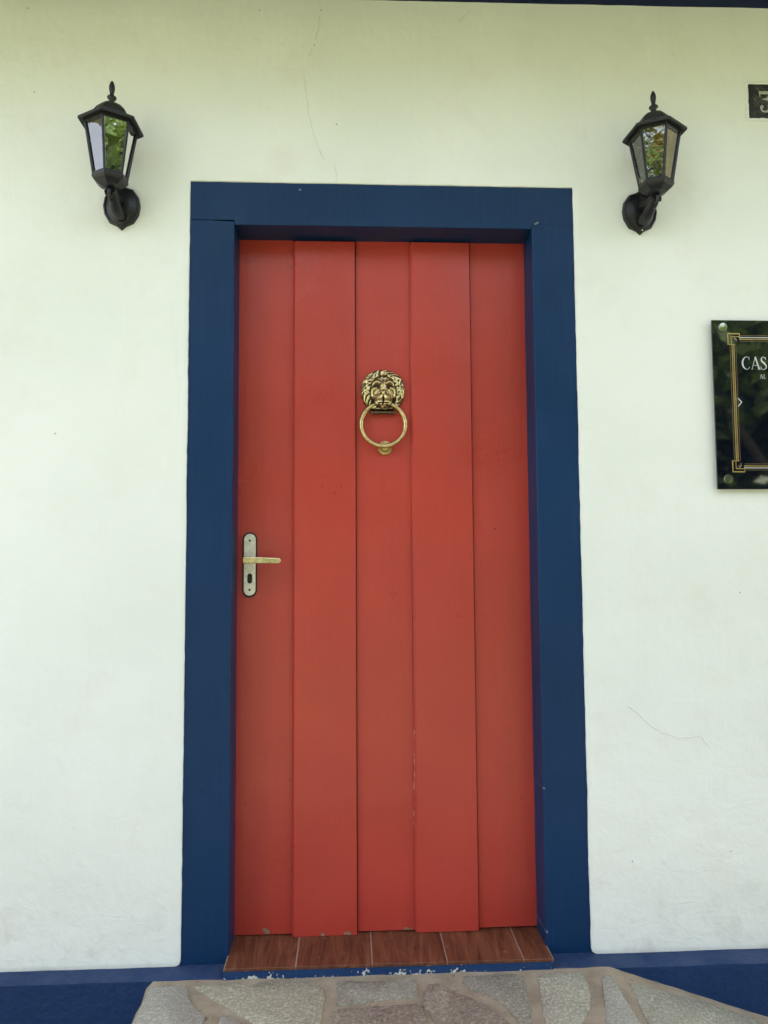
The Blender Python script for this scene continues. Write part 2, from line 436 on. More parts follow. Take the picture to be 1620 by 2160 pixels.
# antique brass, patina held in an attribute (dark residue in the hollows)
t = NT('antique_brass')
at = t.n('ShaderNodeAttribute', attribute_name='patina')
n = t.noise(260, 4)
f = t.math('ADD', at.outputs['Fac'], t.math('MULTIPLY', t.math('SUBTRACT', n, 0.5), 0.5), clamp=True)
b = t.ramp(f, (0.10, (0.035, 0.022, 0.012)), (0.38, (0.20, 0.125, 0.055)), (0.62, (0.50, 0.385, 0.17)), (0.95, (0.72, 0.62, 0.34)))
t.set(base=b, rough=0.32, metal=t.mapr(f, 0.1, 0.5, 0.3, 1.0), nrm=t.bump(t.noise(420, 3), 0.0003))
M['brass_patina'] = t.m
t = NT('worn_brass')
n = t.noise(150, 5, 0.65)
b = t.ramp(n, (0.25, (0.20, 0.14, 0.06)), (0.5, (0.58, 0.45, 0.20)), (0.8, (0.74, 0.62, 0.34)))
t.set(base=b, rough=0.30, metal=1.0, nrm=t.bump(n, 0.0003))
M['brass'] = t.m
t = NT('satin_nickel_brass')
n = t.noise(90, 5, 0.6)
b = t.mix(t.mapr(n, 0.3, 0.7), (0.66, 0.63, 0.58), (0.82, 0.80, 0.77))
t.set(base=b, rough=0.34, metal=0.6, nrm=t.bump(t.noise(1.0, 4, stretch=(900, 900, 60)), 0.0001))
M['nickel'] = t.m
t = NT('lever_brass')
n = t.noise(70, 4, 0.6)
t.set(base=t.mix(t.mapr(n, 0.3, 0.7), (0.62, 0.50, 0.26), (0.76, 0.67, 0.42)), rough=0.27, metal=1.0, nrm=t.bump(n, 0.0002))
M['lever'] = t.m
M['black_rubber'] = simple('black_gasket', (0.008, 0.008, 0.009), 0.55)
M['dark_hole'] = simple('dark_steel', (0.03, 0.032, 0.033), 0.35, 0.6)
# number plate: worn black enamel
t = NT('worn_black_enamel')
n = t.noise(55, 6, 0.7, dist=0.8)
b = t.mix(t.mapr(n, 0.48, 0.72), (0.012, 0.013, 0.013), (0.13, 0.135, 0.115))
t.set(base=b, rough=0.45, nrm=t.bump(n, 0.0006))
M['enamel'] = t.m
t = NT('worn_white_enamel')
n = t.noise(120, 5, 0.65)
t.set(base=t.mix(t.mapr(n, 0.35, 0.75), (0.46, 0.47, 0.41), (0.30, 0.30, 0.25)), rough=0.5)
M['digit'] = t.m
M['acrylic'] = simple('glossy_black_acrylic', (0.004, 0.006, 0.013), 0.03, spec=0.8, coat=0.6)
M['gold'] = simple('printed_gold', (0.50, 0.35, 0.11), 0.35, 0.4)
M['bronze'] = simple('printed_bronze', (0.17, 0.125, 0.075), 0.35, 0.2)
M['pale'] = simple('printed_pale_grey', (0.62, 0.63, 0.66), 0.35)
M['roof_tile'] = simple('terracotta_tile', (0.30, 0.11, 0.06), 0.8, 0, 0.004, 30)
M['soffit'] = simple('cream_boards', (0.56, 0.50, 0.34), 0.6)
t = NT('garden_paving')
n = t.noise(20, 5)
t.set(base=t.mix(t.mapr(n, 0.3, 0.7), (0.13, 0.13, 0.115), (0.20, 0.195, 0.17)), rough=0.85, nrm=t.bump(n, 0.004))
M['paving'] = t.m
t = NT('added_lawn')
n = t.noise(3, 5); n2 = t.noise(60, 4)
b = t.mix(t.mapr(n, 0.3, 0.7), (0.13, 0.16, 0.05), (0.18, 0.20, 0.075))
b = t.mix(t.mapr(n2, 0.4, 0.7), b, (0.24, 0.22, 0.12))
t.set(base=b, rough=0.8, nrm=t.bump(n2, 0.02))
M['added_lawn'] = t.m
def leafmat(name, a, b_, c_):
    t = NT(name)
    n = t.noise(3.2, 3)
    b = t.mix(t.mapr(n, 0.35, 0.65), a, b_)
    b = t.mix(t.mapr(t.noise(28, 2), 0.55, 0.65), b, c_)
    t.set(base=b, rough=0.42, spec=0.5)
    ts = t.n('ShaderNodeBsdfTranslucent'); t.put(ts.inputs[0], t.mix(0.5, b, (0.20, 0.30, 0.02)))
    ms = t.n('ShaderNodeMixShader'); ms.inputs[0].default_value = 0.2
    t.t.links.new(t.p.outputs[0], ms.inputs[1]); t.t.links.new(ts.outputs[0], ms.inputs[2])
    t.t.links.new(ms.outputs[0], t.out.inputs['Surface'])
    return t.m
M['palm'] = leafmat('palm_leaf', (0.05, 0.11, 0.02), (0.10, 0.15, 0.03), (0.14, 0.17, 0.04))
M['leaf'] = leafmat('shrub_leaf', (0.03, 0.08, 0.015), (0.07, 0.12, 0.02), (0.11, 0.14, 0.03))
M['croton'] = leafmat('variegated_leaf', (0.30, 0.22, 0.03), (0.12, 0.16, 0.02), (0.45, 0.22, 0.03))
M['bark'] = simple('palm_bark', (0.17, 0.14, 0.10), 0.9, 0, 0.01, 30)
M['inside'] = simple('light_block_brown', (0.12, 0.10, 0.08), 0.9)

# ================================================================== SETTING
W, H = 1.06, 2.06          # outer size of the painted frame
X1, X2, ZI = 0.122, 0.9405, 1.939   # clear opening
YD = 0.097                 # face of the recessed door boards
GZ = -0.37                 # garden level
PF = -0.058                # front of the plinth

# ground: one sheet, invented grass, added to bounce green light
mb = MB(); mb.add([(-300, -300, GZ), (300, -300, GZ), (300, 300, GZ), (-300, 300, GZ)], [(0, 1, 2, 3)])
g = mb.build('added_lawn', M['added_lawn']); tag(g, kind='structure')
mb = MB(); mb.add([(-8, -2.9, GZ + .004), (9, -2.9, GZ + .004), (9, -0.02, GZ + .004), (-8, -0.02, GZ + .004)], [(0, 1, 2, 3)])
g = mb.build('path', M['paving']); tag(g, kind='structure')

# -------- landing and ramp of flagstones
SL = 0.335
def topz(x, base=-0.006):
    return base if x < 1.09 else base - SL * (x - 1.09)
land = empty('stone_landing', (0.5, -0.5, GZ)); tag(land, kind='structure')
FY = -1.25                  # front edge
def wob(x, s, a): return a * noise.noise(Vector((x * s, 3.3, 1.7)))
mb = MB()
xs = [-0.058 + i * (2.15 + 0.058) / 110 for i in range(111)]
ys = [PF + 0.0015] + [-0.085 - j * 0.03 for j in range(39)] + [FY]
idx = {}
vs = []; fs = []
for j, y in enumerate(ys):
    for i, x in enumerate(xs):
        xx = x
        if i == 0: xx = x - 0.006 * 0 + 0.0025 * noise.noise(Vector((0, y * 30, 0))) + (0.006 if j == 0 else 0) - (0.004 if 0 < j < 2 else 0)
        z = topz(xx, -0.0105) + 0.0022 * noise.noise(Vector((x * 14, y * 14, 0))) + 0.001 * noise.noise(Vector((x * 55, y * 55, 2)))
        if j == 0: z += 0.0035 + 0.0028 * noise.noise(Vector((x * 9, 0, 5)))
        if j == 1: z += 0.002
        vs.append((xx, y, max(z, GZ + 0.001))); idx[i, j] = len(vs) - 1
for j in range(len(ys) - 1):
    for i in range(len(xs) - 1):
        fs.append((idx[i, j], idx[i, j + 1], idx[i + 1, j + 1], idx[i + 1, j]))
b0 = len(vs)
edge = [idx[0, j] for j in range(len(ys))] + [idx[i, len(ys) - 1] for i in range(1, len(xs))]
for k in edge: vs.append((vs[k][0], vs[k][1], GZ - 0.02))
for k in range(len(edge) - 1): fs.append((edge[k], b0 + k, b0 + k + 1, edge[k + 1]))
mb.add(vs, fs)
o = mb.build('mortar_bed', M['mortar'], land, smooth=True); o.location = -land.location
P = {
 'A1': ('st_slab', [(-0.0535, -0.078), (0.031, -0.078), (0.038, -0.091), (0.047, -0.121), (0.063, -0.154), (0.085, -0.185), (0.103, -0.2), (0.102, -0.218), (0.101, -0.236), (0.105, -0.276), (0.12, -0.368), (-0.0565, -0.359)]),
 'A2': ('st_slab', [(0.141, -0.198), (0.152, -0.202), (0.192, -0.238), (0.228, -0.272), (0.247, -0.375), (0.136, -0.369), (0.134, -0.238)]),
 'A3': ('st_pale', [(0.046, -0.083), (0.151, -0.075), (0.186, -0.093), (0.208, -0.074), (0.27, -0.070), (0.335, -0.073), (0.354, -0.094), (0.372, -0.127), (0.373, -0.152), (0.37, -0.18), (0.365, -0.248), (0.366, -0.381), (0.27, -0.376), (0.244, -0.273), (0.222, -0.239), (0.128, -0.154)]),
 'B1': ('st_grey', [(0.398, -0.081), (0.476, -0.085), (0.595, -0.081), (0.591, -0.154), (0.488, -0.167), (0.399, -0.181), (0.404, -0.149), (0.399, -0.116)]),
 'B2': ('st_brown', [(0.396, -0.193), (0.481, -0.19), (0.593, -0.182), (0.598, -0.2), (0.604, -0.262), (0.596, -0.394), (0.381, -0.382), (0.392, -0.249)]),
 'C1': ('st_brown', [(0.62, -0.109), (0.649, -0.104), (0.677, -0.144), (0.717, -0.167), (0.742, -0.193), (0.767, -0.233), (0.791, -0.272), (0.80, -0.384), (0.62, -0.39), (0.627, -0.27), (0.612, -0.224), (0.6, -0.185), (0.606, -0.144)]),
 'C2': ('st_grey', [(0.712, -0.076), (0.818, -0.070), (0.842, -0.073), (0.861, -0.085), (0.853, -0.158), (0.847, -0.218), (0.83, -0.274), (0.818, -0.32), (0.805, -0.251), (0.791, -0.207), (0.778, -0.179), (0.752, -0.15), (0.723, -0.134), (0.705, -0.103)]),
 'C3': ('st_green', [(0.895, -0.082), (0.928, -0.073), (1.009, -0.073), (1.01, -0.125), (0.999, -0.175), (0.981, -0.222), (0.957, -0.259), (0.938, -0.281), (0.875, -0.385), (0.838, -0.38), (0.868, -0.261), (0.869, -0.231), (0.884, -0.16), (0.891, -0.118)]),
 'D1': ('st_slab', [(1.052, -0.096), (1.068, -0.089), (1.078, -0.098), (1.077, -0.133), (1.077, -0.224), (1.078, -0.289), (1.072, -0.39), (0.955, -0.39), (1.001, -0.269), (1.016, -0.228), (1.032, -0.169), (1.044, -0.127)]),
 'D2': ('st_green', [(1.118, -0.112), (1.145, -0.100), (1.173, -0.101), (1.252, -0.089), (1.321, -0.078), (1.365, -0.084), (1.419, -0.088), (1.446, -0.095), (1.60, -0.098), (1.58, -0.245), (1.52, -0.385), (1.092, -0.39), (1.094, -0.289), (1.102, -0.214), (1.111, -0.161)]),
}
# the rest of the paving, outside the picture: cells cut by bisectors
def clip(poly, nx, ny, c):
    out = []
    for (ax, ay), (bx, by) in zip(poly, poly[1:] + poly[:1]):
        da = ax * nx + ay * ny - c; db = bx * nx + by * ny - c
        if da <= 0: out.append((ax, ay))
        if (da < 0 < db) or (db < 0 < da):
            s = da / (da - db); out.append((ax + s * (bx - ax), ay + s * (by - ay)))
    return out
rs = random.Random(3)
def cells(x0, x1, y0, y1, nx, ny, key):
    S = [(x0 + (x1 - x0) * (i + 0.5 + rs.uniform(-.36, .36)) / nx, y0 + (y1 - y0) * (j + 0.5 + rs.uniform(-.36, .36)) / ny) for i in range(nx) for j in range(ny)]
    for k, s in enumerate(S):
        poly = [(x0, y0), (x1, y0), (x1, y1), (x0, y1)]
        for q in S:
            if q is s: continue
            dx, dy = q[0] - s[0], q[1] - s[1]; L = math.hypot(dx, dy)
            c = ((s[0] + q[0]) / 2 * dx + (s[1] + q[1]) / 2 * dy) / L - 0.011
            poly = clip(poly, dx / L, dy / L, c)
            if len(poly) < 3: break
        if len(poly) > 2: P[key + str(k)] = (rs.choice(['st_pale', 'st_green', 'st_grey', 'st_brown', 'st_slab']), poly)
cells(-0.052, 1.078, FY + 0.01, -0.405, 4, 3, 'F')
cells(1.098, 2.10, FY + 0.01, -0.405, 4, 3, 'G')
cells(1.64, 2.10, -0.385, -0.09, 2, 1, 'H')
SM = ['st_pale', 'st_green', 'st_grey', 'st_brown', 'st_slab']
mb = MB()
for ki, (key, (mt, pts)) in enumerate(P.items()):
    mi = SM.index(mt)
    # subdivide the outline and roughen it
    out = []
    L = list(pts)
    area = sum(a[0] * b[1] - b[0] * a[1] for a, b in zip(L, L[1:] + L[:1]))
    if area < 0: L.reverse()
    for (ax, ay), (bx, by) in zip(L, L[1:] + L[:1]):
        k = max(1, int(math.hypot(bx - ax, by - ay) / 0.009))
        for q in range(k):
            x = ax + (bx - ax) * q / k; y = ay + (by - ay) * q / k
            dx, dy = by - ay, ax - bx; l = math.hypot(dx, dy) or 1
            w = 0.0022 * noise.noise(Vector((x * 45, y * 45, ki))) + 0.0012 * noise.noise(Vector((x * 140, y * 140, ki)))
            out.append((x + dx / l * w, y + dy / l * w))
    n = len(out)
    cx = sum(p[0] for p in out) / n; cy = sum(p[1] for p in out) / n
    dz = 0.0012 * rs.uniform(-1, 1)
    r0 = [(x, y, topz(x) - 0.012) for x, y in out]
    r1 = [(x, y, topz(x) - 0.0030 + dz) for x, y in out]
    def inset(p, d):
        vx, vy = cx - p[0], cy - p[1]; l = math.hypot(vx, vy) or 1
        return (p[0] + vx / l * d, p[1] + vy / l * d)
    r2 = [inset(p, 0.0028) for p in out]
    r2 = [(x, y, topz(x) + dz) for x, y in r2]
    vs = r0 + r1 + r2
    fs = [(a, (a + 1) % n, n + (a + 1) % n, n + a) for a in range(n)] + [(n + a, n + (a + 1) % n, 2 * n + (a + 1) % n, 2 * n + a) for a in range(n)] + [tuple(range(2 * n, 3 * n))]
    mb.add(vs, fs, mi)
o = mb.build('flagstones', [M[s] for s in SM], land, smooth=True, autosm=60); o.location = -land.location

# ================================================================== HOUSE
HL = -1.5                   # left end of the house
house = empty('house', (0.53, 0.2, GZ))
tag(house, 'white plastered house front with a blue plinth, around the red door', 'house')
def hpart(mb, name, mat, **k):
    o = mb.build(name, mat, house, **k); o.location = -house.location
    return o
# plaster skin: fine grid with an opening, thickened edge rolls back to the frame
def beamz(x): return 2.5885 + (x - 0.308) * 0.0084
st = 0.0125
gx = [-0.9 + i * st for i in range(int(0.9 / st))] + [0.0] 
gx = [0 - i * st for i in range(72, 0, -1)] + [W * i / 84 for i in range(85)] + [W + i * st for i in range(1, 88)]
nb = 164
def plasterY(x, z):
    v = Vector((x, 0, z))
    lowk = max(0.0, min(1.0, (0.9 - z) / 0.9))
    y = -0.0045 + 0.0030 * noise.noise(v * 1.3) + 0.0014 * noise.noise(v * 4.1) + (0.0004 + 0.0005 * lowk) * noise.noise(v * 15) + 0.0002 * noise.noise(v * 40)
    return y
NZ = 208
vs = []; fs = []; vid = {}
zrows = [H * j / 166 for j in range(167)]
k = int((2.60 - H) / st) + 1
zrows += [None] * k
nx_ = len(gx); nz_ = len(zrows)
i0, i1, jH = gx.index(0.0), gx.index(W), 166
for i, x in enumerate(gx):
    for j in range(nz_):
        if i0 < i < i1 and j < jH: continue
        z = zrows[j] if zrows[j] is not None else H + (beamz(x) - H) * (j - jH) / k
        xx, zz = x, z
        y = plasterY(x, z)
        if j == 0:
            zz = -0.0015 + 0.0022 * noise.noise(Vector((x * 11, 7, 0))) + 0.0012 * noise.noise(Vector((x * 34, 7, 0))) + 0.0015
            if x > W: zz -= 0.0035 * min(1, (x - W) / .3)
        ed = 0.0016
        if i == i0 and j <= jH: xx += ed * noise.noise(Vector((1, 7, z * 6))) + 0.0012 * noise.noise(Vector((1, 7, z * 33)))
        if i == i1 and j <= jH: xx += ed * noise.noise(Vector((9, 7, z * 6))) + 0.0012 * noise.noise(Vector((9, 7, z * 33)))
        if j == jH and i0 <= i <= i1: zz += ed * 0.6 * noise.noise(Vector((x * 6, 7, 9))) + 0.0006 * noise.noise(Vector((x * 30, 7, 9)))
        if j == 0 and i in (i0, i1): zz += 0.004; xx += -0.003 if i == i0 else 0.003
        if j == nz_ - 1: zz += 0.0012 * noise.noise(Vector((x * 15, 1, 4)))
        vs.append((xx, y, zz)); vid[i, j] = len(vs) - 1
for i in range(nx_ - 1):
    for j in range(nz_ - 1):
        q = [vid.get((i, j)), vid.get((i + 1, j)), vid.get((i + 1, j + 1)), vid.get((i, j + 1))]
        if None in q or (i0 <= i < i1 and j < jH): continue
        fs.append(tuple(q))
def rim(path, ox, oz):
    """rolls the plaster edge back into the wall"""
    prev = path
    for s, d in ((0.0014, 0.0008), (0.0022, 0.0026), (0.0022, 0.02)):
        cur = []
        for p in path:
            x, y, z = vs[p]; vs.append((x + ox * s, y + d, z + oz * s)); cur.append(len(vs) - 1)
        for a in range(len(path) - 1): fs.append((prev[a], prev[a + 1], cur[a + 1], cur[a]))
        prev = cur
rim([vid[i0, j] for j in range(0, jH + 1)], 1, 0)
rim([vid[i1, j] for j in range(0, jH + 1)], -1, 0)
rim([vid[i, jH] for i in range(i0, i1 + 1)], 0, -1)
rim([vid[i, 0] for i in range(0, i0 + 1)], 0, -1)
rim([vid[i, 0] for i in range(i1, nx_)], 0, -1)
mb = MB(); mb.add(vs, fs)
# coarse continuation and the body of the wall
xl, xr = gx[0], gx[-1]
mb.add([(HL, -.0045, -.001), (xl, -.0045, -0.001), (xl, -.0045, 2.62), (HL, -.0045, 2.62)], [(0, 1, 2, 3)])
mb.add([(xr, -.0045, -0.003), (7, -.0045, -0.003), (7, -.0045, 2.62), (xr, -.0045, 2.62)], [(0, 1, 2, 3)])
mb.box(HL, -0.002, 0.012, 0.30, GZ, 2.75)
mb.box(W + 0.002, 7, 0.012, 0.30, GZ, 2.75)
mb.box(-0.002, W + 0.002, 0.012, 0.30, H + 0.002, 2.75)
mb.box(HL, HL + .3, 0.30, 5.0, GZ, 2.75); mb.box(6.7, 7, 0.30, 5.0, GZ, 2.75); mb.box(HL, 7, 5.0, 5.3, GZ, 2.75)
wl = hpart(mb, 'wall', PLM, smooth=True, autosm=50)
for p_ in wl.data.polygons:
    if p_.area < 0.001:
        cx_, cz_ = p_.center.x, p_.center.z
        for q in range(len(REG) - 1, 0, -1):
            r = REG[q][0]
            if r[0] < cx_ < r[1] and r[2] < cz_ < r[3]: p_.material_index = q; break
# plinth with a narrow, slightly sloping ledge
mb = MB()
def plinth(x0, x1, top0, front):
    n = max(2, int((x1 - x0) / 0.03)); R = []
    for i in range(n + 1):
        x = x0 + (x1 - x0) * i / n
        a = 0.0014 * noise.noise(Vector((x * 9, 2, 0))) + 0.0007 * noise.noise(Vector((x * 35, 2, 0)))
        b = 0.0016 * noise.noise(Vector((x * 7, 5, 0)))
        sl = -0.0045 - (0.004 if x > W else 0.0)
        R.append([(x, 0.01, top0 + a * .5), (x, -0.004, top0 + a * .5 - .0003), (x, front + 0.006 + b, sl + a), (x, front + 0.0015 + b, sl - 0.002 + a), (x, front + b, sl - 0.008 + a), (x, front + b * .6, GZ - 0.03), (x, 0.01, GZ - 0.03)])
    mb.rings(R)
plinth(HL - .05, X1 - 0.0045, 0.0005, PF)
plinth(X2 + 0.0035, 7, 0.0002, PF)
hpart(mb, 'plinth', M['blue_rough'], smooth=True, autosm=35)
# beam under the eave
mb = MB()
mb.prism([(0.0105, beamz(HL) + 0), (-0.11, beamz(HL) + 0), (-0.11, beamz(HL) + 0.16), (0.0105, beamz(HL) + 0.16)], lambda p: (HL, p[0], p[1]), lambda p: (7, p[0], p[1] + (7 - HL) * 0.0084))
hpart(mb, 'eave_beam', M['navy_beam'], bevel=0.003)
# soffit boards sloping down to the eave, and the tiled roof
ez0, ez1, ey = 2.76, 2.625, -0.56
mb = MB()
mb.prism([(-0.112, ez0), (ey, ez1), (ey, ez1 + 0.02), (-0.112, ez0 + 0.02)], lambda p: (HL - .2, p[0], p[1]), lambda p: (7.3, p[0], p[1]))
mb.box(HL - .2, 7.3, ey - 0.025, ey - 0.001, ez1 - 0.05, ez1 + 0.07)
hpart(mb, 'soffit', M['soffit'])
mb = MB()
ry = 2.6; rz = 4.0
n = 84
for side in (0, 1):
    R = []
    for i in range(n * 4 + 1):
        x = HL - .25 + (7.4 - HL + .25) * i / (n * 4)
        u = 0.035 * math.sin(2 * PI * i / 4)
        if side == 0: R.append([(x, ey - 0.06, ez1 + 0.085 + u), (x, ry, rz + u), (x, ry, rz - 0.04 + u), (x, ey - 0.06, ez1 + 0.06 + u)])
        else: R.append([(x, 2 * ry - ey + .06, ez1 + 0.085 + u), (x, 2 * ry - ey + .06, ez1 + 0.06 + u), (x, ry, rz - 0.04 + u), (x, ry, rz + u)])
    mb.rings(R)
hpart(mb, 'roof', M['roof_tile'])
for nm_, xg in (('gable', HL), ('gable', 6.7)):
    mb = MB(); mb.prism([(0.02, 2.751), (5.3, 2.751), (2.65, 3.93)], lambda p: (xg, p[0], p[1]), lambda p: (xg + .3, p[0], p[1]))
    hpart(mb, nm_, M['plaster'])

# ================================================================== DOOR FRAME
frame = empty('door_frame', (0.53, 0.05, 0.0))
tag(frame, 'wide dark blue painted door frame set in the white plaster around the red door', 'door frame')
def fpart(mb, name, mat, **k):
    o = mb.build(name, mat, frame, **k); o.location = -frame.location
    return o
def wavy(pts, step=0.02, amp=0.0009, seed=0):
    out = []
    for (ax, az), (bx, bz) in zip(pts, pts[1:] + pts[:1]):
        L = math.hypot(bx - ax, bz - az); k = max(1, int(L / step))
        nx, nz = (bz - az) / L, -(bx - ax) / L
        for q in range(k):
            s = q / k; w = 0 if q == 0 else amp * noise.noise(Vector(((ax + s * (bx - ax)) * 5, (az + s * (bz - az)) * 5, seed)))
            out.append((ax + s * (bx - ax) + nx * w, az + s * (bz - az) + nz * w))
    return out
mb = MB()
mb.prism(wavy([(-.004, -.0015), (X1, -.0015), (X1, 1.9482), (0.064, 1.9497), (0.055, 1.9508), (-.004, 1.9508)], seed=1), lambda p: (p[0], 0, p[1]), lambda p: (p[0], 0.22, p[1]))
fpart(mb, 'jamb', M['blue'], bevel=0.0022, seg=3)
mb = MB(); R = []
n = 140; c = 0.0038
for i in range(n + 1):
    z = -.0015 + (1.9510 + .0015) * i / n
    w = 0.0011 * noise.noise(Vector((4, 2, z * 5))) + 0.0004 * noise.noise(Vector((4, 2, z * 22)))
    pr = [(X2 + w, 0.22), (X2 + w, c)] + [(X2 + w + c * (1 - math.cos(PI / 2 * q / 4)), c * (1 - math.sin(PI / 2 * q / 4))) for q in range(1, 5)] + [(W + .004, 0), (W + .004, .22)]
    R.append([(x, y + 0.0006, z) for x, y in pr])
mb.rings(R)
fpart(mb, 'jamb', M['blue'], smooth=True, autosm=30)
mb = MB()
mb.prism(wavy([(-.004, 1.9511), (0.055, 1.9511), (0.064, 1.9514), (X1 - .0005, 1.9518), (X1 + .0005, ZI), (X2 - .0005, ZI), (X2 + .0003, 1.9510), (W + .004, 1.9510), (W + .004, H + .004), (-.004, H + .004)], seed=3), lambda p: (p[0], 0.0006, p[1]), lambda p: (p[0], 0.22, p[1]))
fpart(mb, 'lintel', M['blue'], bevel=0.0009, seg=1)
# unseen slab added behind the door to block light
mb = MB(); mb.box(-0.2, 1.3, 0.31, 0.33, -0.1, 2.3)
hpart(mb, 'light_block', M['inside'])

# ================================================================== THRESHOLD
th = empty('threshold', (0.53, 0.0, 0.0))
tag(th, 'threshold of brown wood-look tiles with a chipped blue riser below the red door', 'threshold')
def tpart(mb, name, mat, **k):
    o = mb.build(name, mat, th, **k); o.location = -th.location
    return o
joints = [X1 - 0.0020, 0.2964, 0.4868, 0.6746, 0.8677, X2 + 0.002]
YF = -0.0600
for a, b in zip(joints, joints[1:]):
    mb = MB(); g = 0.0013
    xa, xb = a + g, b - g
    if a == joints[0]: xa = a + .0015
    mb.box(xa, xb, YF - 0.0012, 0.2, 0.0125, 0.0200 + 0.0004 * rs.uniform(-1, 1))
    tpart(mb, 'tile', M['tile'], bevel=0.0007, seg=1)
mb = MB(); mb.box(X1 - 0.0028, X2 + 0.0028, YF + 0.0004, 0.2, 0.0105, 0.0196)
tpart(mb, 'grout_bed', M['grout'])
mb = MB()
n = 90; R = []
for i in range(n + 1):
    x = X1 - 0.003 + (X2 - X1 + 0.0045) * i / n
    w = 0.0010 * noise.noise(Vector((x * 20, 3, 0))) + 0.0006 * noise.noise(Vector((x * 70, 3, 0)))
    R.append([(x, 0.2, 0.0103), (x, YF + .002, 0.0103), (x, YF + w, 0.0125), (x, YF + w, -0.004), (x, YF + w * 1.6, -0.05), (x, 0.2, -0.05)])
mb.rings(R)
tpart(mb, 'riser', M['riser'], smooth=True, autosm=40)

# ================================================================== DOOR
door = empty('door', (0.53, YD + 0.02, 0.022))
tag(door, 'tall red painted plank door with two raised boards, brass lion knocker and lever handle', 'door')
def dpart(mb, name, mat, par=None, **k):
    o = mb.build(name, mat, par or door, **k)
    o.location = -door.location if par is None else (0, 0, 0)
    return o
def board(x0, x1, yf, z0, z1, cl, cr, seed, yb=0.14):
    """a plank: chamfered long edges, faintly uneven lower end"""
    mb = MB(); n = 150; R = []
    def arr(c, k): return [(c * (1 - math.sin(PI / 2 * q / k)), c * (1 - math.cos(PI / 2 * q / k))) for q in range(k + 1)]
    pr = [(x0, yb)] + ([(x0 + dx, yf + dy) for dx, dy in [(a, b) for b, a in [(cl * (1 - math.sin(PI / 2 * q / 3)), cl * (1 - math.cos(PI / 2 * q / 3))) for q in (0, 3)]]] if cl else [(x0, yf)])
    pr += ([(x1 - dx, yf + dy) for dx, dy in [(cr * (1 - math.sin(PI / 2 * q / 3)), cr * (1 - math.cos(PI / 2 * q / 3))) for q in range(4)]] if cr else [(x1, yf)]) + [(x1, yb)]
    for i in range(n + 1):
        z = z0 + (z1 - z0) * i / n
        row = []
        for (x, y) in pr:
            zz = z
            if i == 0: zz += 0.0010 * noise.noise(Vector((x * 30, seed, 0)))
            row.append((x + 0.0005 * noise.noise(Vector((x, z * 4, seed))), y + (0.0007 * noise.noise(Vector((x * 5, z * 1.8, seed))) if y < 0.13 else 0), zz))
        R.append(row)
    mb.rings(R)
    return mb
BX = [(X1 - .004, 0.2741), (0.4530, 0.6074), (0.7826, X2 + .004)]
zb = [0.0228, 0.0236, 0.0246]
for k, (a, b) in enumerate(BX):
    mb = board(a, b, YD, zb[k], 1.97, 0, 0, 10 + k)
    dpart(mb, 'board', M['red'], smooth=True, autosm=25)
for k, (a, b, z0) in enumerate(((0.2745, 0.4505, 0.0205), (0.6078, 0.7800, 0.0225))):
    mb = board(a, b, YD - 0.0130, z0, 1.9325 if k == 0 else 1.9335, 0.0062, 0.0040, 20 + k, yb=YD + 0.02)
    o = dpart(mb, 'raised_board', M['red'], smooth=True, autosm=18)
mb = MB(); mb.box(X1 - .003, X2 + .003, YD + 0.012, 0.135, 1.934, 1.97)
dpart(mb, 'top_rail', M['red'])
mb = MB(); mb.box(X1 - .003, X2 + .003, 0.118, 0.136, 0.026, 1.93)
dpart(mb, 'backing', M['red'])

# -------- lever handle
hd = empty('handle', (0.1566, YD, 1.013)); hd.parent = door; hd.location = Vector((0.1566, YD, 1.013)) - door.location
def capsule(cx, zc, hw, hh, n=14):
    pts = []
    for i in range(n + 1): a = PI * i / n; pts.append((cx + hw * math.cos(a), zc + hh - hw + hw * math.sin(a)))
    for i in range(n + 1): a = PI + PI * i / n; pts.append((cx + hw * math.cos(a), zc - hh + hw + hw * math.sin(a)))
    return pts
def ypr(mb, pts, y0, y1, mi=0): mb.prism(pts, lambda p: (p[0], y0, p[1]), lambda p: (p[0], y1, p[1]), mi)
mb = MB(); ypr(mb, capsule(0, 0, 0.0200, 0.0900), -0.0035, 0.0005)
o = mb.build('gasket', M['black_rubber'], hd, bevel=0.001)
mb = MB(); ypr(mb, capsule(0, 0, 0.0164, 0.0855), -0.0085, -0.0036)
o = mb.build('back_plate', M['nickel'], hd, smooth=True, autosm=30, bevel=0.0016, seg=3)
for z in (0.0665, -0.0690):
    mb = MB(); mb.latheY([(0.0001, -0.0088), (0.0031, -0.0092), (0.0031, -0.0086)], (0.0004, z), 12)
    mb.build('screw', M['dark_hole'], hd)
mb = MB(); ypr(mb, capsule(0.0010, -0.0378, 0.0066, 0.0140), -0.0098, -0.0086)
kc = mb.build('lock_cylinder', M['dark_hole'], hd, bevel=0.0006)
mb = MB()
mb.latheY([(0.0001, -0.0112), (0.0050, -0.0112), (0.0055, -0.0098)], (0.001, -0.0320), 18)
mb.box(0.0004, 0.0016, -0.0118, -0.0112, -0.0355, -0.0285)
mb.build('keyhole', M['black_rubber'], hd)
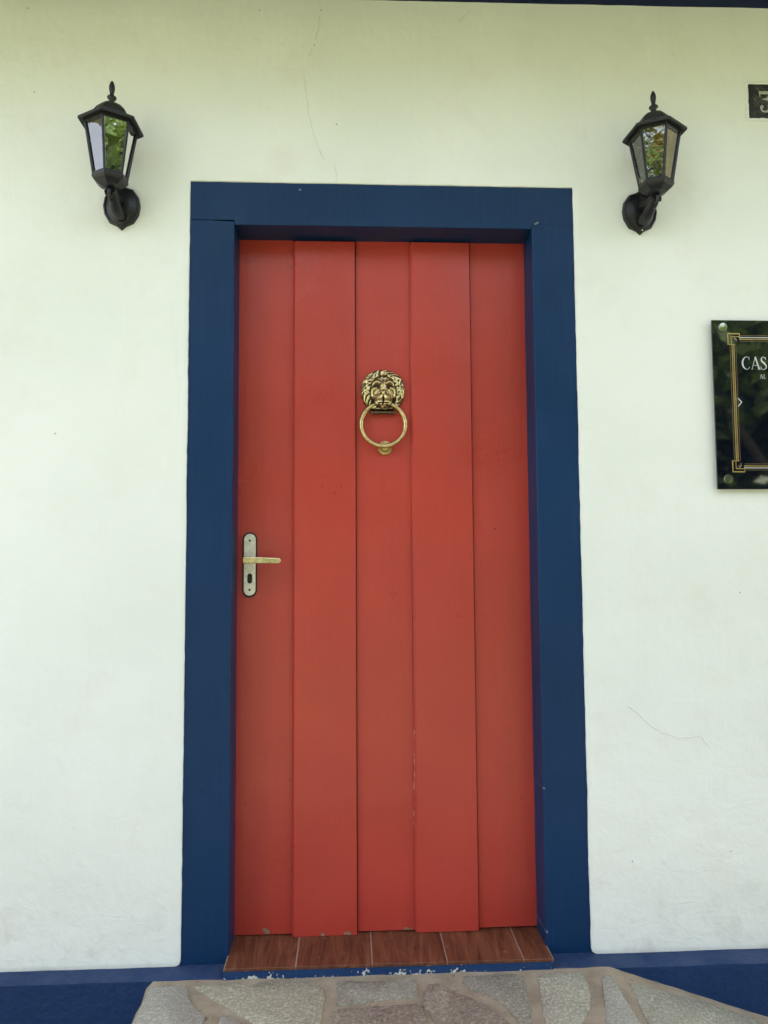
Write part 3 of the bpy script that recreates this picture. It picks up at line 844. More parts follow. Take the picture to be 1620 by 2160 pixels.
# lever: square-section bar turning off the plate, flat grip with rounded tip
mb = MB()
mb.latheY([(0.0105, -0.0086), (0.0095, -0.012), (0.0088, -0.040)], (0.0, 0.0125), 20)
hl = [(-0.0135, 0.0215), (0.030, 0.0210), (0.044, 0.0200), (0.083, 0.0183)]
lo = [(0.083, 0.0025), (0.044, 0.0030), (0.030, 0.0035), (-0.0135, 0.0035)]
tipc = (0.0825, 0.0104); tr_ = 0.0079
tip = [(tipc[0] + tr_ * math.cos(a), tipc[1] + tr_ * math.sin(a)) for a in [PI / 2 - PI * i / 10 for i in range(11)]]
outl = hl[:-1] + tip + lo[1:]
ypr(mb, outl, -0.0500, -0.0385)
lv = mb.build('lever', M['lever'], hd, smooth=True, autosm=30, bevel=0.0022, seg=3)
mb = MB()
for r in range(3):
    for c in range(11):
        x = 0.047 + c * 0.0031 + (r % 2) * 0.0015; z = 0.0068 + r * 0.0036
        mb.latheY([(0.0001, -0.0504), (0.00085, -0.0503), (0.0009, -0.0498)], (x, z), 6)
mb.add([(0.0405, -0.0502, 0.0035), (0.0413, -0.0502, 0.0035), (0.0433, -0.0502, 0.0195), (0.0425, -0.0502, 0.0195)], [(0, 1, 2, 3)])
mb.build('grip_dots', M['dark_hole'], lv)

# -------- lion head knocker
KX, KZ = 0.5285, 1.5020
kn = empty('knocker', (0, 0, 0)); kn.parent = door; kn.location = Vector((KX, YD, KZ)) - door.location
def gs(u, v, cu, cv, su, sv, a=1.0): return a * math.exp(-((u - cu) / su) ** 2 - ((v - cv) / sv) ** 2)
def arc(u, v, cu, cv, r, w, a0, a1, a=1.0):
    du, dv = u - cu, v - cv; rr = math.hypot(du, dv); th_ = math.degrees(math.atan2(dv, du))
    th_ = (th_ - a0) % 360; span = (a1 - a0) % 360
    k = 1.0 if th_ <= span else max(0, 1 - min(th_ - span, 360 - th_) / 14.0)
    return a * k * math.exp(-((rr - r) / w) ** 2)
# mane locks: curling strands laid out round the face, each (angle, r0, r1, bend, width)
LOCKS = []
rl = random.Random(11)
for ring_, (ra, rb, cnt) in enumerate(((0.66, 0.99, 26), (0.55, 0.84, 21))):
    for i in range(cnt):
        aa = 360.0 * (i + 0.5 * ring_) / cnt + rl.uniform(-3, 3)
        LOCKS.append((aa, ra + rl.uniform(-.03, .03), rb + rl.uniform(-.035, .03), (14 if (aa > 90 and aa < 270) else -14) * rl.uniform(.5, 2.6) * (1 if rl.random() < .7 else -1), 0.054 + 0.018 * rl.random(), ring_))
def head_h(u, v):
    """relief in millimetres over the half-size units"""
    u0, v0 = u, v
    wu = 0.10 * noise.noise(Vector((u * 2.7, v * 2.7, 4))) + 0.035 * noise.noise(Vector((u * 7, v * 7, 4)))
    wv = 0.10 * noise.noise(Vector((u * 2.7, v * 2.7, 9))) + 0.035 * noise.noise(Vector((u * 7, v * 7, 9)))
    u, v = u + wu, v + wv
    r = math.hypot(u, v)
    th_ = math.degrees(math.atan2(v, u)) % 360
    face = 1 / (1 + math.exp((math.hypot(u / 0.56, (v + 0.12) / 0.74) - 1) * 14))
    base = 13.0 * math.sqrt(max(0, 1 - min(1, r * 0.92) ** 2)) + 3.0
    # mane
    mane = 0.3
    for (aa, ra, rb, bend, w, rg) in LOCKS:
        d = (th_ - aa + 180) % 360 - 180
        if abs(d) > 34: continue
        s = (r - ra) / (rb - ra)
        if s < -0.25 or s > 1.12: continue
        cen = bend * (s * s)
        du = math.radians(d - cen) * r
        ww = w * (1.0 - 0.35 * max(0, s)) * (0.6 if s > .95 else 1)
        e = max(0.0, 1 - (du / (ww * 1.25)) ** 2)
        g = 4.6 * math.sqrt(e) * (1 if 0 < s < 1 else 0.5) + (0.8 if rg else 0)
        g -= 1.1 * math.exp(-(du / (ww * 0.16)) ** 2) * (1 if e > 0 else 0)
        mane = max(mane, g)
    u, v = u0, v0
    face = 1 / (1 + math.exp((math.hypot(u / 0.56, (v + 0.12) / 0.74) - 1) * 14))
    base = 13.0 * math.sqrt(max(0, 1 - min(1, math.hypot(u, v) * 0.92) ** 2)) + 3.0
    h = base + (1 - face) * mane
    f = 4.5
    f += gs(u, v, 0, -0.05, 0.19, 0.42, 7.0)            # nose bridge
    f += gs(u, v, 0, -0.17, 0.19, 0.12, 7.5)            # nose
    f += gs(u, v, -0.175, -0.40, 0.155, 0.15, 13.0) + gs(u, v, 0.175, -0.40, 0.155, 0.15, 13.0)
    f -= gs(u, v, 0, -0.46, 0.035, 0.14, 5.5)
    for q_ in ((-.22, -.36), (-.17, -.42), (-.25, -.44), (.22, -.36), (.17, -.42), (.25, -.44)): f -= gs(u, v, q_[0], q_[1], .016, .016, 1.8)
    f -= gs(u, v, -0.115, -0.195, 0.05, 0.04, 6.0) + gs(u, v, 0.115, -0.195, 0.05, 0.04, 6.0)
    f += arc(u, v, -0.30, 0.17, 0.20, 0.065, 35, 165, 6.5) + arc(u, v, 0.32, 0.17, 0.20, 0.065, 15, 145, 6.5)   # brows
    f -= gs(u, v, -0.28, 0.15, 0.13, 0.085, 7.5) + gs(u, v, 0.30, 0.15, 0.13, 0.085, 7.5)
    f += gs(u, v, -0.30, 0.135, 0.055, 0.04, 4.5) + gs(u, v, 0.32, 0.135, 0.055, 0.04, 4.5)                     # eyeballs
    f += arc(u, v, -0.27, -0.17, 0.26, 0.06, 95, 215, 4.5) + arc(u, v, 0.30, -0.17, 0.26, 0.06, -35, 85, 4.5)    # cheeks
    f -= gs(u, v, 0, 0.33, 0.05, 0.14, 2.0)
    f += gs(u, v, -0.16, 0.45, 0.14, 0.12, 2.2) + gs(u, v, 0.18, 0.45, 0.14, 0.12, 2.2)
    f -= gs(u, v, -0.49, -0.58, 0.09, 0.15, 10) + gs(u, v, 0.50, -0.56, 0.09, 0.15, 10)      # mouth corners
    bx = 1 / (1 + math.exp((abs(u) - 0.42) * 42))
    jaw = bx / (1 + math.exp(-(v + 0.98) * 55)) / (1 + math.exp((v + 0.57) * 40))
    f += jaw * 10.5                                                                             # jaw block
    f -= gs(u, v, 0, -0.625, 0.34, 0.03, 6.0) + gs(u, v, 0, -0.75, 0.26, 0.05, 3.0) * 0
    f += jaw * gs(u, v, 0, -0.88, 0.40, 0.06, 3.5)
    for tx in (-0.30, -0.10, 0.06, 0.31):
        f += gs(u, v, tx, -0.70, 0.05, 0.07, 3.5)
    for tx in (-0.20, -0.02, 0.18): f -= gs(u, v, tx, -0.72, 0.035, 0.06, 5.0)
    h += face * f
    h -= 2.6 * math.exp(-((math.hypot(u / 0.58, (v + 0.10) / 0.76) - 1) / 0.06) ** 2)        # groove between face and mane
    # crown tuft
    tu = gs(u, v, 0, 0.86, 0.13, 0.13, 7.0)
    h += tu - gs(u, v, -0.05, 0.86, 0.018, 0.1, 3.5) * (tu > .5) - gs(u, v, 0.06, 0.86, 0.018, 0.1, 3.5) * (tu > .5)
    h += 0.35 * noise.noise(Vector((u * 14, v * 14, 0)))
    return h
def rmax(th_):
    a = math.radians(th_)
    b = 0.975 + 0.030 * noise.noise(Vector((math.cos(a) * 5, math.sin(a) * 5, 2))) * 2 + 0.012 * math.sin(a * 17 + 1)
    c, s = abs(math.cos(a)), abs(math.sin(a))
    q = (c ** 2.3 + s ** 2.3) ** (-1 / 2.3)
    if math.sin(a) < -0.5: q = min(q, 0.965 / abs(math.sin(a)))
    return b * q
NR, NA = 92, 260
HWX, HWZ = 0.0635, 0.0610
vs = []; fs = []; pat = []
hh = {}
for i in range(NR + 1):
    s = (i / NR)
    for k in range(NA):
        a = 2 * PI * k / NA; rm = rmax(math.degrees(a))
        u, v = rm * s * math.cos(a), rm * s * math.sin(a)
        h = head_h(u, v)
        if s > 0.965: h *= max(0.0, 1 - ((s - 0.965) / 0.035) ** 2) ** 0.5
        hh[i, k] = h
        vs.append((u * HWX, -h * 0.001, v * HWZ))
for i in range(NR + 1):
    for k in range(NA):
        acc = 0; cnt = 0
        for di, dk in ((-4, 0), (4, 0), (0, -5), (0, 5), (-3, 3), (3, 3), (-3, -3), (3, -3), (-7, 0), (7, 0), (0, 9), (0, -9)):
            ii = min(NR - 3, max(0, i + di)); acc += hh[ii, (k + dk) % NA]; cnt += 1
        px_, pz_ = vs[i * NA + k][0] / HWX, vs[i * NA + k][2] / HWZ
        g_ = 0.0
        for (cu_, cv_, su_, sv_, am_) in ((-.27, .13, .12, .07, .8), (.30, .13, .12, .07, .8), (-.49, -.56, .10, .14, .9), (.50, -.55, .10, .14, .9), (0, -.63, .32, .03, .7), (-.115, -.2, .04, .035, .8), (.115, -.2, .04, .035, .8), (0, -.46, .025, .12, .6), (0, .42, .30, .09, .35)):
            g_ += gs(px_, pz_, cu_, cv_, su_, sv_, am_)
        g_ += 0.45 * math.exp(-((math.hypot(px_ / 0.58, (pz_ + 0.10) / 0.76) - 1) / 0.07) ** 2)
        pat.append(max(0.0, min(1.0, 0.64 + (hh[i, k] - acc / cnt) * 0.40 - g_)))
for i in range(NR):
    for k in range(NA):
        a, b = i * NA + k, i * NA + (k + 1) % NA
        fs.append((a, b, b + NA, a + NA))
mb = MB(); mb.add(vs, fs)
hdm = mb.build('lion_head', M['brass_patina'], kn, smooth=True, autosm=180)
hdm.location = (0, -0.0005, 0)
ca = hdm.data.attributes.new('patina', 'FLOAT', 'POINT')
for i, p in enumerate(pat): ca.data[i].value = p
# hinge lug under the jaw that carries the ring
mb = MB()
mb.tube([(-0.028, -0.014, -0.0635), (0.028, -0.014, -0.0635)], 0.0040, 12)
for s in (-1, 1):
    mb.tube([(s * 0.029, -0.001, -0.060), (s * 0.031, -0.010, -0.0635), (s * 0.031, -0.016, -0.0640)], [0.006, 0.0055, 0.0045], 12)
mb.box(-0.026, 0.026, -0.009, -0.0005, -0.0670, -0.058)
hg = mb.build('hinge', M['brass_patina'], kn, smooth=True, autosm=50, bevel=0.001)
ha = hg.data.attributes.new('patina', 'FLOAT', 'POINT')
for i in range(len(hg.data.vertices)): ha.data[i].value = 0.22
# ring hanging in front, tilted a little so its foot rests on the strike plate
mb = MB()
RC = (0.0003, -0.098)
pts = []
rads = []
for i in range(72):
    a = 2 * PI * i / 72
    z = RC[1] + 0.0622 * math.sin(a)
    y = -0.0115 - 0.0090 * (0.5 - 0.5 * math.sin(a)) 
    pts.append((RC[0] + 0.0622 * math.cos(a), y, z)); rads.append(0.0062 + 0.0004 * math.sin(a * 3) - 0.0008 * max(0, math.sin(a)))
mb.tube(pts, rads, 14, closed=True)
mb.build('ring', M['brass'], kn, smooth=True, autosm=180)
mb = MB()
mb.latheY([(0.0195, 0.0), (0.0205, -0.003), (0.0190, -0.0062), (0.0160, -0.0068), (0.0150, -0.0050), (0.0110, -0.0050), (0.0100, -0.0080), (0.0060, -0.0112), (0.0001, -0.0120)], (0.0050, -0.1630), 36)
for i in range(28):
    a = 2 * PI * i / 28
    mb.latheY([(0.0013, -0.005), (0.0011, -0.0065), (0.0001, -0.0070)], (0.0050 + 0.0130 * math.cos(a), -0.1630 + 0.0130 * math.sin(a)), 6)
mb.build('strike_plate', M['brass'], kn, smooth=True, autosm=45)

# ================================================================== LANTERNS
def star(n, pts, ang):
    return [(Matrix.Rotation(ang, 2) @ Vector(p)) for p in pts]
def hexring(r, z, cy, rot=0.0): return [(r * math.cos(rot + PI / 6 + PI / 3 * i), cy + r * math.sin(rot + PI / 6 + PI / 3 * i), z) for i in range(6)]
def make_lantern(loc, rz, label, screw):
    L = empty('wall_lantern', loc, rz)
    tag(L, label, 'lantern', 'black carriage lanterns flanking the door')
    C = -0.100                                          # distance of the lamp axis from the wall
    ir = M['iron']
    # back plate: moulded octagon drawn out to a point above and below
    def plate(s, k=1.0):
        p = [(0, 0.062), (0.012, 0.0535), (0.031, 0.047), (0.0455, 0.026), (0.0495, 0.002), (0.0455, -0.021), (0.032, -0.044), (0.013, -0.0525), (0, -0.0635)]
        q = p + [(-x, z) for x, z in reversed(p[1:-1])]
        return [(x * s, z * s) for x, z in q]
    mb = MB()
    R = []
    for s, y in ((1.0, -0.0005), (1.0, -0.010), (0.965, -0.0135), (0.90, -0.0145), (0.86, -0.0115), (0.80, -0.0125), (0.60, -0.019), (0.36, -0.0235), (0.05, -0.0245)):
        R.append([(x, y, z) for x, z in plate(s)])
    mb.rings(R)
    bp = mb.build('back_plate', ir, L, smooth=True, autosm=28)
    for z in ((-0.054,) if screw else ()):
        mb = MB(); mb.latheY([(0.0030, -0.013), (0.0028, -0.0165), (0.0001, -0.0172)], (0, z), 10)
        mb.build('screw', M['chrome'], bp, smooth=True)
    # arm: thick horn curving out of the plate and up to the cup
    mb = MB()
    cur = [(0, -0.018, -0.026), (0, -0.034, -0.030), (0, -0.052, -0.026), (0, -0.070, -0.014), (0, -0.084, 0.000), (0, -0.094, 0.010), (0, C, 0.017), (0, C, 0.024)]
    mb.tube(cur, [0.019, 0.0175, 0.0155, 0.014, 0.0125, 0.0115, 0.011, 0.010], 14)
    mb.tube([(0, -0.020, 0.010), (0, -0.040, 0.004), (0, -0.060, 0.004), (0, -0.078, 0.012)], [0.014, 0.011, 0.009, 0.007], 12)
    arm = mb.build('arm', ir, L, smooth=True, autosm=60)
    # scrolled leaf on the front of the arm
    mb = MB()
    cc = (-0.083, -0.024)
    sp = [(0.0, cc[0] - 0.004 - (0.004 + 0.0085 * k / 20) * math.cos(k * 0.42), cc[1] + 0.008 + (0.004 + 0.0085 * k / 20) * math.sin(k * 0.42)) for k in range(21)]
    mb.tube(sp, [0.0035 + 0.00012 * k for k in range(21)], 8)
    mb.tube([(0, -0.088, 0.012), (0, -0.100, 0.006), (0, -0.106, -0.006), (0, -0.103, -0.017), (0, -0.097, -0.020)], [0.005, 0.0062, 0.0056, 0.0046, 0.0052], 10)
    mb.tube([(0.006, -0.092, 0.006), (0.011, -0.100, -0.004), (0.008, -0.104, -0.014)], [0.003, 0.0042, 0.0030], 8)
    mb.tube([(-0.006, -0.092, 0.006), (-0.011, -0.100, -0.004), (-0.008, -0.104, -0.014)], [0.003, 0.0042, 0.0030], 8)
    mb.build('scroll', ir, arm, smooth=True, autosm=60)
    # six-sided cup under the glass
    mb = MB()
    mb.rings([hexring(0.011, 0.004, C), hexring(0.018, 0.006, C), hexring(0.028, 0.009, C), hexring(0.041, 0.0185, C), hexring(0.0455, 0.0245, C), hexring(0.0462, 0.0300, C), hexring(0.0430, 0.0315, C), hexring(0.0420, 0.0300, C)])
    cup = mb.build('cup', ir, L, bevel=0.0008, seg=1)
    # cage: six tapering posts and the rails
    zb_, zt = 0.028, 0.172
    rb, rt = 0.0415, 0.0655
    mb = MB()
    B = hexring(rb, zb_, C); T = hexring(rt, zt, C)
    for i in range(6):
        a = Vector(B[i]); b = Vector(T[i]); ax = Vector((0, C, 0))
        rad_ = Vector((a.x, a.y - C, 0)).normalized(); tan = Vector((-rad_.y, rad_.x, 0))
        hw, hd_ = 0.0034, 0.0030
        def sec(p): return [p + tan * hw - rad_ * hd_, p + tan * hw * 1.0 + rad_ * hd_ * 0.2, p + rad_ * hd_, p - tan * hw + rad_ * hd_ * 0.2, p - tan * hw - rad_ * hd_]
        mb.rings([sec(a), sec(b)])
    def rail(z, r0, r1, z1):
        o1, i1_ = hexring(r0, z, C), hexring(r0 - 0.006, z, C)
        o2, i2_ = hexring(r1, z1, C), hexring(r1 - 0.006, z1, C)
        vs_ = o1 + i1_ + o2 + i2_; f_ = []
        for i in range(6):
            j = (i + 1) % 6
            f_ += [(i, j, 12 + j, 12 + i), (6 + j, 6 + i, 18 + i, 18 + j), (i, 6 + i, 6 + j, j), (12 + i, 12 + j, 18 + j, 18 + i)]
        mb.add(vs_, f_)
    rail(0.0310, 0.0430, 0.0440, 0.0365)
    rail(0.1620, 0.0650, 0.0675, 0.1720)
    cage = mb.build('cage', ir, L, bevel=0.0005, seg=1)
    # six panes
    B2 = hexring(rb - 0.0026, 0.033, C); T2 = hexring(rt - 0.0030 - 0.0011, 0.165, C)
    for i in range(6):
        j = (i + 1) % 6
        a, b, c, d = Vector(B2[i]), Vector(B2[j]), Vector(T2[j]), Vector(T2[i])
        nrm = (b - a).cross(d - a).normalized() * 0.0012
        mb = MB(); mb.add([a, b, c, d], [(0, 1, 2, 3)])
        mb.build('glass_pane', M['glass'], L)
    # lamp holder and bulb inside
    mb = MB(); mb.lathe([(0.010, 0.031), (0.0125, 0.034), (0.0125, 0.050), (0.0105, 0.052)], (0, C), 18)
    so = mb.build('lamp_holder', M['iron'], L, smooth=True, autosm=40)
    # roof: flat six-sided eave with a rounded dome on it
    mb = MB()
    mb.rings([hexring(0.0620, 0.1690, C), hexring(0.0680, 0.1690, C), hexring(0.0800, 0.1655, C), hexring(0.0822, 0.1665, C), hexring(0.0818, 0.1725, C), hexring(0.0640, 0.1830, C), hexring(0.0440, 0.1930, C), hexring(0.0410, 0.1930, C)])
    e = mb.build('eave', M['iron_dusty'], L, bevel=0.0008, seg=1)
    mb = MB()
    mb.lathe([(0.0480, 0.1880), (0.0480, 0.1925), (0.0460, 0.2000), (0.0400, 0.2100), (0.0310, 0.2190), (0.0195, 0.2265), (0.0090, 0.2305)], (0, C), 6 * 6, ang=PI / 6)
    # facet the dome lightly into six
    for q, v in enumerate(mb.v):
        a = math.atan2(v[1] - C, v[0]) - PI / 6
        w = (a % (PI / 3)) - PI / 6
        r = math.hypot(v[0], v[1] - C)
        k_ = 1.0 - 0.10 * (1 - abs(w) / (PI / 6)) ** 1.0
        mb.v[q] = (v[0] * k_, C + (v[1] - C) * k_, v[2])
    dm = mb.build('dome', M['iron_dusty'], L, smooth=True, autosm=24)
    mb = MB()
    mb.lathe([(0.0100, 0.2290), (0.0072, 0.2330), (0.0068, 0.2390), (0.0085, 0.2420), (0.0118, 0.2450), (0.0118, 0.2480), (0.0080, 0.2510), (0.0058, 0.2540), (0.0050, 0.2575), (0.0062, 0.2630), (0.0076, 0.2710), (0.0072, 0.2790), (0.0050, 0.2860), (0.0026, 0.2905), (0.0006, 0.2930)], (0, C), 16)
    mb.build('finial', M['iron'], dm, smooth=True, autosm=60)
    return L
LZ = 1.9780
make_lantern((-0.1787, -0.001, LZ), math.radians(-1.0), 'black six-sided carriage lantern on the wall to the left of the door', False)
make_lantern((1.2435, -0.001, LZ + 0.0085), math.radians(5.0), 'black six-sided carriage lantern on the wall right of the door, near the house number', True)

# ================================================================== strokes for writing
def stroke(mb, pts, w, y, mi=0, closed=False, th=0.0003):
    """flat ribbon in the x-z plane along pts; w a width or a list"""
    n = len(pts); Lf = []; Rt = []
    for i in range(n):
        a = pts[i - 1] if (i or closed) else pts[i]; b = pts[(i + 1) % n] if (i < n - 1 or closed) else pts[i]
        dx, dz = b[0] - a[0], b[1] - a[1]; l = math.hypot(dx, dz) or 1
        k = (w[i] if isinstance(w, (list, tuple)) else w) / 2
        if 0 < i < n - 1 or closed:
            p0, p1, p2 = pts[i - 1], pts[i], pts[(i + 1) % n]
            a1 = math.atan2(p1[1] - p0[1], p1[0] - p0[0]); a2 = math.atan2(p2[1] - p1[1], p2[0] - p1[0])
            c_ = math.cos((a2 - a1) / 2); k = k / max(0.5, abs(c_))
        Lf.append((pts[i][0] - dz / l * k, pts[i][1] + dx / l * k)); Rt.append((pts[i][0] + dz / l * k, pts[i][1] - dx / l * k))
    vs_ = [(x, y, z) for x, z in Lf] + [(x, y, z) for x, z in Rt] + [(x, y + th, z) for x, z in Lf] + [(x, y + th, z) for x, z in Rt]
    f_ = []
    for i in range(n if closed else n - 1):
        j = (i + 1) % n
        f_ += [(i, n + i, n + j, j), (2 * n + i, i, j, 2 * n + j), (n + i, 3 * n + i, 3 * n + j, n + j)]
    mb.add(vs_, f_, mi)
def bez(pts, k=10):
    """smooth curve through points"""
    out = []
    P_ = [pts[0]] + list(pts) + [pts[-1]]
    for i in range(1, len(P_) - 2):
        p0, p1, p2, p3 = P_[i - 1], P_[i], P_[i + 1], P_[i + 2]
        for q in range(k):
            t_ = q / k
            out.append(tuple(0.5 * ((2 * p1[c]) + (-p0[c] + p2[c]) * t_ + (2 * p0[c] - 5 * p1[c] + 4 * p2[c] - p3[c]) * t_ ** 2 + (-p0[c] + 3 * p1[c] - 3 * p2[c] + p3[c]) * t_ ** 3) for c in range(len(p1))))
    out.append(tuple(pts[-1])); return out

# ================================================================== HOUSE NUMBER
npl = empty('number_plate', (1.66, 0.0, 2.318))
tag(npl, 'small worn black house number plate with a pale 3', 'number plate')
def np_(mb, name, mat, **k):
    o = mb.build(name, mat, npl, **k); o.location = -npl.location; return o
mb = MB()
ypr(mb, wavy([(1.5700, 2.2695), (1.765, 2.2715), (1.765, 2.3700), (1.5700, 2.3682)], step=.008, amp=.001, seed=5), -0.0105, -0.002)
np_(mb, 'plate', M['enamel'], bevel=0.0012)
mb = MB()   # ragged rim of filler round the plate
for (a, b) in (((1.5660, 2.2655), (1.769, 2.2675)), ((1.769, 2.2675), (1.769, 2.3740)), ((1.769, 2.3740), (1.5655, 2.3722)), ((1.5655, 2.3722), (1.5660, 2.2655))):
    k = 30; pts = []
    for i in range(k + 1):
        x = a[0] + (b[0] - a[0]) * i / k; z = a[1] + (b[1] - a[1]) * i / k
        w = 0.0016 * noise.noise(Vector((x * 60, z * 60, 3)))
        pts.append((x + w, -0.0055, z + w))
    mb.tube(pts, [0.0046 + 0.0014 * noise.noise(Vector((p[0] * 90, p[2] * 90, 1))) for p in pts], 8)
np_(mb, 'filler_rim', M['plaster'], smooth=True, autosm=80)
mb = MB()
sx, sz = 1.6010, 2.2870
three = bez([(1.6150 - .0145 + 0.0030, 2.3375, .0030), (1.6020, 2.3440, .0048), (1.6080, 2.3440, .0050), (1.6330, 2.3436, .0040)], 4)
stroke(mb, [(1.5998, 2.3470), (1.6010, 2.3300)], [0.0034, 0.0022], -0.0118, th=.0013)
stroke(mb, [(1.5995, 2.3425), (1.6360, 2.3425)], 0.0085, -0.01175, th=.0012)
stroke(mb, [(1.6345, 2.3390), (1.6170, 2.3235)], [0.0045, 0.0035], -0.0117, th=.0011)
th3 = bez([(1.6085, 2.3215, .0035), (1.6170, 2.3240, .0050), (1.6290, 2.3195, .0095), (1.6315, 2.3070, .0115), (1.6270, 2.2930, .0085), (1.6160, 2.2865, .0045), (1.6060, 2.2895, .0040), (1.6025, 2.2975, .0050)], 8)
stroke(mb, [(p[0], p[1]) for p in th3], [p[2] for p in th3], -0.01165, th=.0010)
mb.latheY([(0.0052, -0.0105), (0.0052, -0.0119), (0.0001, -0.0121)], (1.6052, 2.3005), 16)
np_(mb, 'numeral', M['digit'])

# ================================================================== SIGN
SX0, SX1, SZ0, SZ1, SY = 1.4315, 2.03, 1.2098, 1.6784, -0.0200
sg = empty('sign', (1.73, -0.01, 1.4441))
tag(sg, 'glossy black wall sign with gold art deco border and white lettering, mounted on steel studs', 'sign')
def sp_(mb, name, mat, **k):
    o = mb.build(name, mat, sg, **k); o.location = -sg.location; return o
mb = MB(); mb.box(SX0, SX1, SY, SY + 0.005, SZ0, SZ1)
sp_(mb, 'panel', M['acrylic'], bevel=0.0006, seg=2)
for x in (1.4613, 2.000):
    for z in (1.6570, 1.2372):
        mb = MB()
        mb.latheY([(0.0060, -0.0145), (0.0060, -0.004), (0.0060, -0.0145)], (x, z), 16) if False else None
        mb.latheY([(0.0125, SY - 0.0001), (0.0128, SY - 0.0030), (0.0118, SY - 0.0050), (0.0001, SY - 0.0056)], (x, z), 28)
        mb.latheY([(0.0060, SY + 0.0051), (0.0060, -0.002)], (x, z), 16)
        sp_(mb, 'stud', M['chrome'], smooth=True, autosm=50)
mb = MB(); yb_ = SY - 0.0004
xL, xR, zT, zB = 1.4745, SX1 - (1.4745 - SX0), 1.6415, 1.2565
def corner(sx_, sz_):
    X0 = xL if sx_ > 0 else xR; Z0 = zT if sz_ < 0 else zB
    f = lambda dx, dz: (X0 + sx_ * dx, Z0 + sz_ * dz)
    stroke(mb, [f(0.0010, 0.0010), f(0.0340, 0.0010), f(0.0340, 0.0185)], 0.0026, yb_, 0)
    stroke(mb, [f(0.0010, -0.0003), f(0.0010, 0.0310), f(0.0200, 0.0310)], 0.0026, yb_ - .00012, 0)
    stroke(mb, [f(0.0100, 0.0290), f(0.0100, 0.0095), f(0.0330, 0.0095)], 0.0020, yb_ - .00024, 0)
    stroke(mb, [f(0.0120, 0.0120), f(0.0260, 0.0255)], 0.0018, yb_ - .00036, 1)
    stroke(mb, [f(0.0185, 0.0120), f(0.0260, 0.0195)], 0.0012, yb_ - .00048, 2)
for a in (1, -1):
    for b in (1, -1): corner(a, b)
for (off, w, mi) in ((0.0060, 0.0016, 1), (0.0115, 0.0022, 0), (0.0170, 0.0022, 0), (0.0142, 0.0016, 1), (0.0225, 0.0014, 1)):
    mi_ = mi
    for X0, s in ((xL, 1), (xR, -1)):
        stroke(mb, [(X0 + s * off, zB + 0.031), (X0 + s * off, zT - 0.031)], w, yb_ - .0003 - off * .003, mi_)
    for Z0, s in ((zT, -1), (zB, 1)):
        stroke(mb, [(xL + 0.034, Z0 + s * off), (xR - 0.034, Z0 + s * off)], w, yb_ - .0003 - off * .003, 1 if off in (0.0142,) else (2 if off == 0.0115 else mi_))
sp_(mb, 'border', [M['gold'], M['bronze'], M['pale']])
mb = MB(); yl = SY - 0.0004
# C A S in a thin-and-thick roman hand
cz0, cz1 = 1.5410, 1.5755; ch = cz1 - cz0
def letter_C(x, z, h_):
    c = [(x + h_ * .56, z + h_ * .80, .030), (x + h_ * .5, z + h_ * .955, .035), (x + .40 * h_ * .74, z + h_ * 1.0, .05), (x + .12 * h_ * .74, z + h_ * .80, .11), (x + .02 * h_, z + h_ * .5, .135), (x + .12 * h_ * .74, z + h_ * .20, .11), (x + .42 * h_ * .74, z + h_ * .0, .05), (x + .66 * h_ * .74, z + h_ * .05, .035), (x + .80 * h_ * .74, z + h_ * .22, .03)]
    q = bez([(a, b, w * h_) for a, b, w in c], 6)
    stroke(mb, [(p[0], p[1]) for p in q], [p[2] for p in q], yl)
    stroke(mb, [(x + .77 * h_ * .74, z + h_ * .74), (x + .77 * h_ * .74, z + h_ * 1.0)], 0.035 * h_, yl - .0001)
def letter_A(x, z, h_):
    stroke(mb, [(x + .02 * h_, z), (x + .33 * h_, z + 1.02 * h_)], .045 * h_, yl)
    stroke(mb, [(x + .31 * h_, z + 1.02 * h_), (x + .62 * h_, z)], .12 * h_, yl - .0001)
    stroke(mb, [(x + .11 * h_, z + .33 * h_), (x + .52 * h_, z + .33 * h_)], .035 * h_, yl - .0002)
    stroke(mb, [(x - .06 * h_, z + .015 * h_), (x + .13 * h_, z + .015 * h_)], .032 * h_, yl - .0003)
    stroke(mb, [(x + .48 * h_, z + .015 * h_), (x + .74 * h_, z + .015 * h_)], .032 * h_, yl - .0003)
def letter_S(x, z, h_):
    c = [(x + .40, z + .84, .03), (x + .33, z + .97, .04), (x + .20, z + 1.0, .05), (x + .07, z + .87, .09), (x + .09, z + .67, .12), (x + .27, z + .50, .14), (x + .42, z + .31, .12), (x + .42, z + .12, .09), (x + .26, z + .0, .05), (x + .10, z + .03, .04), (x + .01, z + .18, .03)]
    q = bez([(x + (a - x) * h_, z + (b - z) * h_, w * h_) for a, b, w in c], 6)
    stroke(mb, [(p[0], p[1]) for p in q], [p[2] for p in q], yl)
    stroke(mb, [(x + .42 * h_, z + .76 * h_), (x + .42 * h_, z + .99 * h_)], .032 * h_, yl - .0001)
    stroke(mb, [(x + .0 * h_, z + .02 * h_), (x + .0 * h_, z + .25 * h_)], .032 * h_, yl - .0001)
letter_C(1.5135, cz0, ch); letter_A(1.5395, cz0, ch * 1.0); letter_S(1.5655, cz0, ch)
ah = 0.0122; az = 1.5148
letter_A(1.5615, az, ah)
stroke(mb, [(1.5732, az + ah), (1.5732, az)], .12 * ah, yl); stroke(mb, [(1.5718, az + .0003), (1.5778, az + .0003), (1.5779, az + .0030)], .05 * ah, yl - .0001); stroke(mb, [(1.5716, az + ah), (1.5748, az + ah)], .05 * ah, yl - .0002)
sp_(mb, 'lettering', M['pale'])
mb = MB()
stroke(mb, [(1.4965, 1.4605), (1.5068, 1.4495), (1.4965, 1.4370)], 0.0024, SY - 0.0013)
sp_(mb, 'chevron', M['pale'])

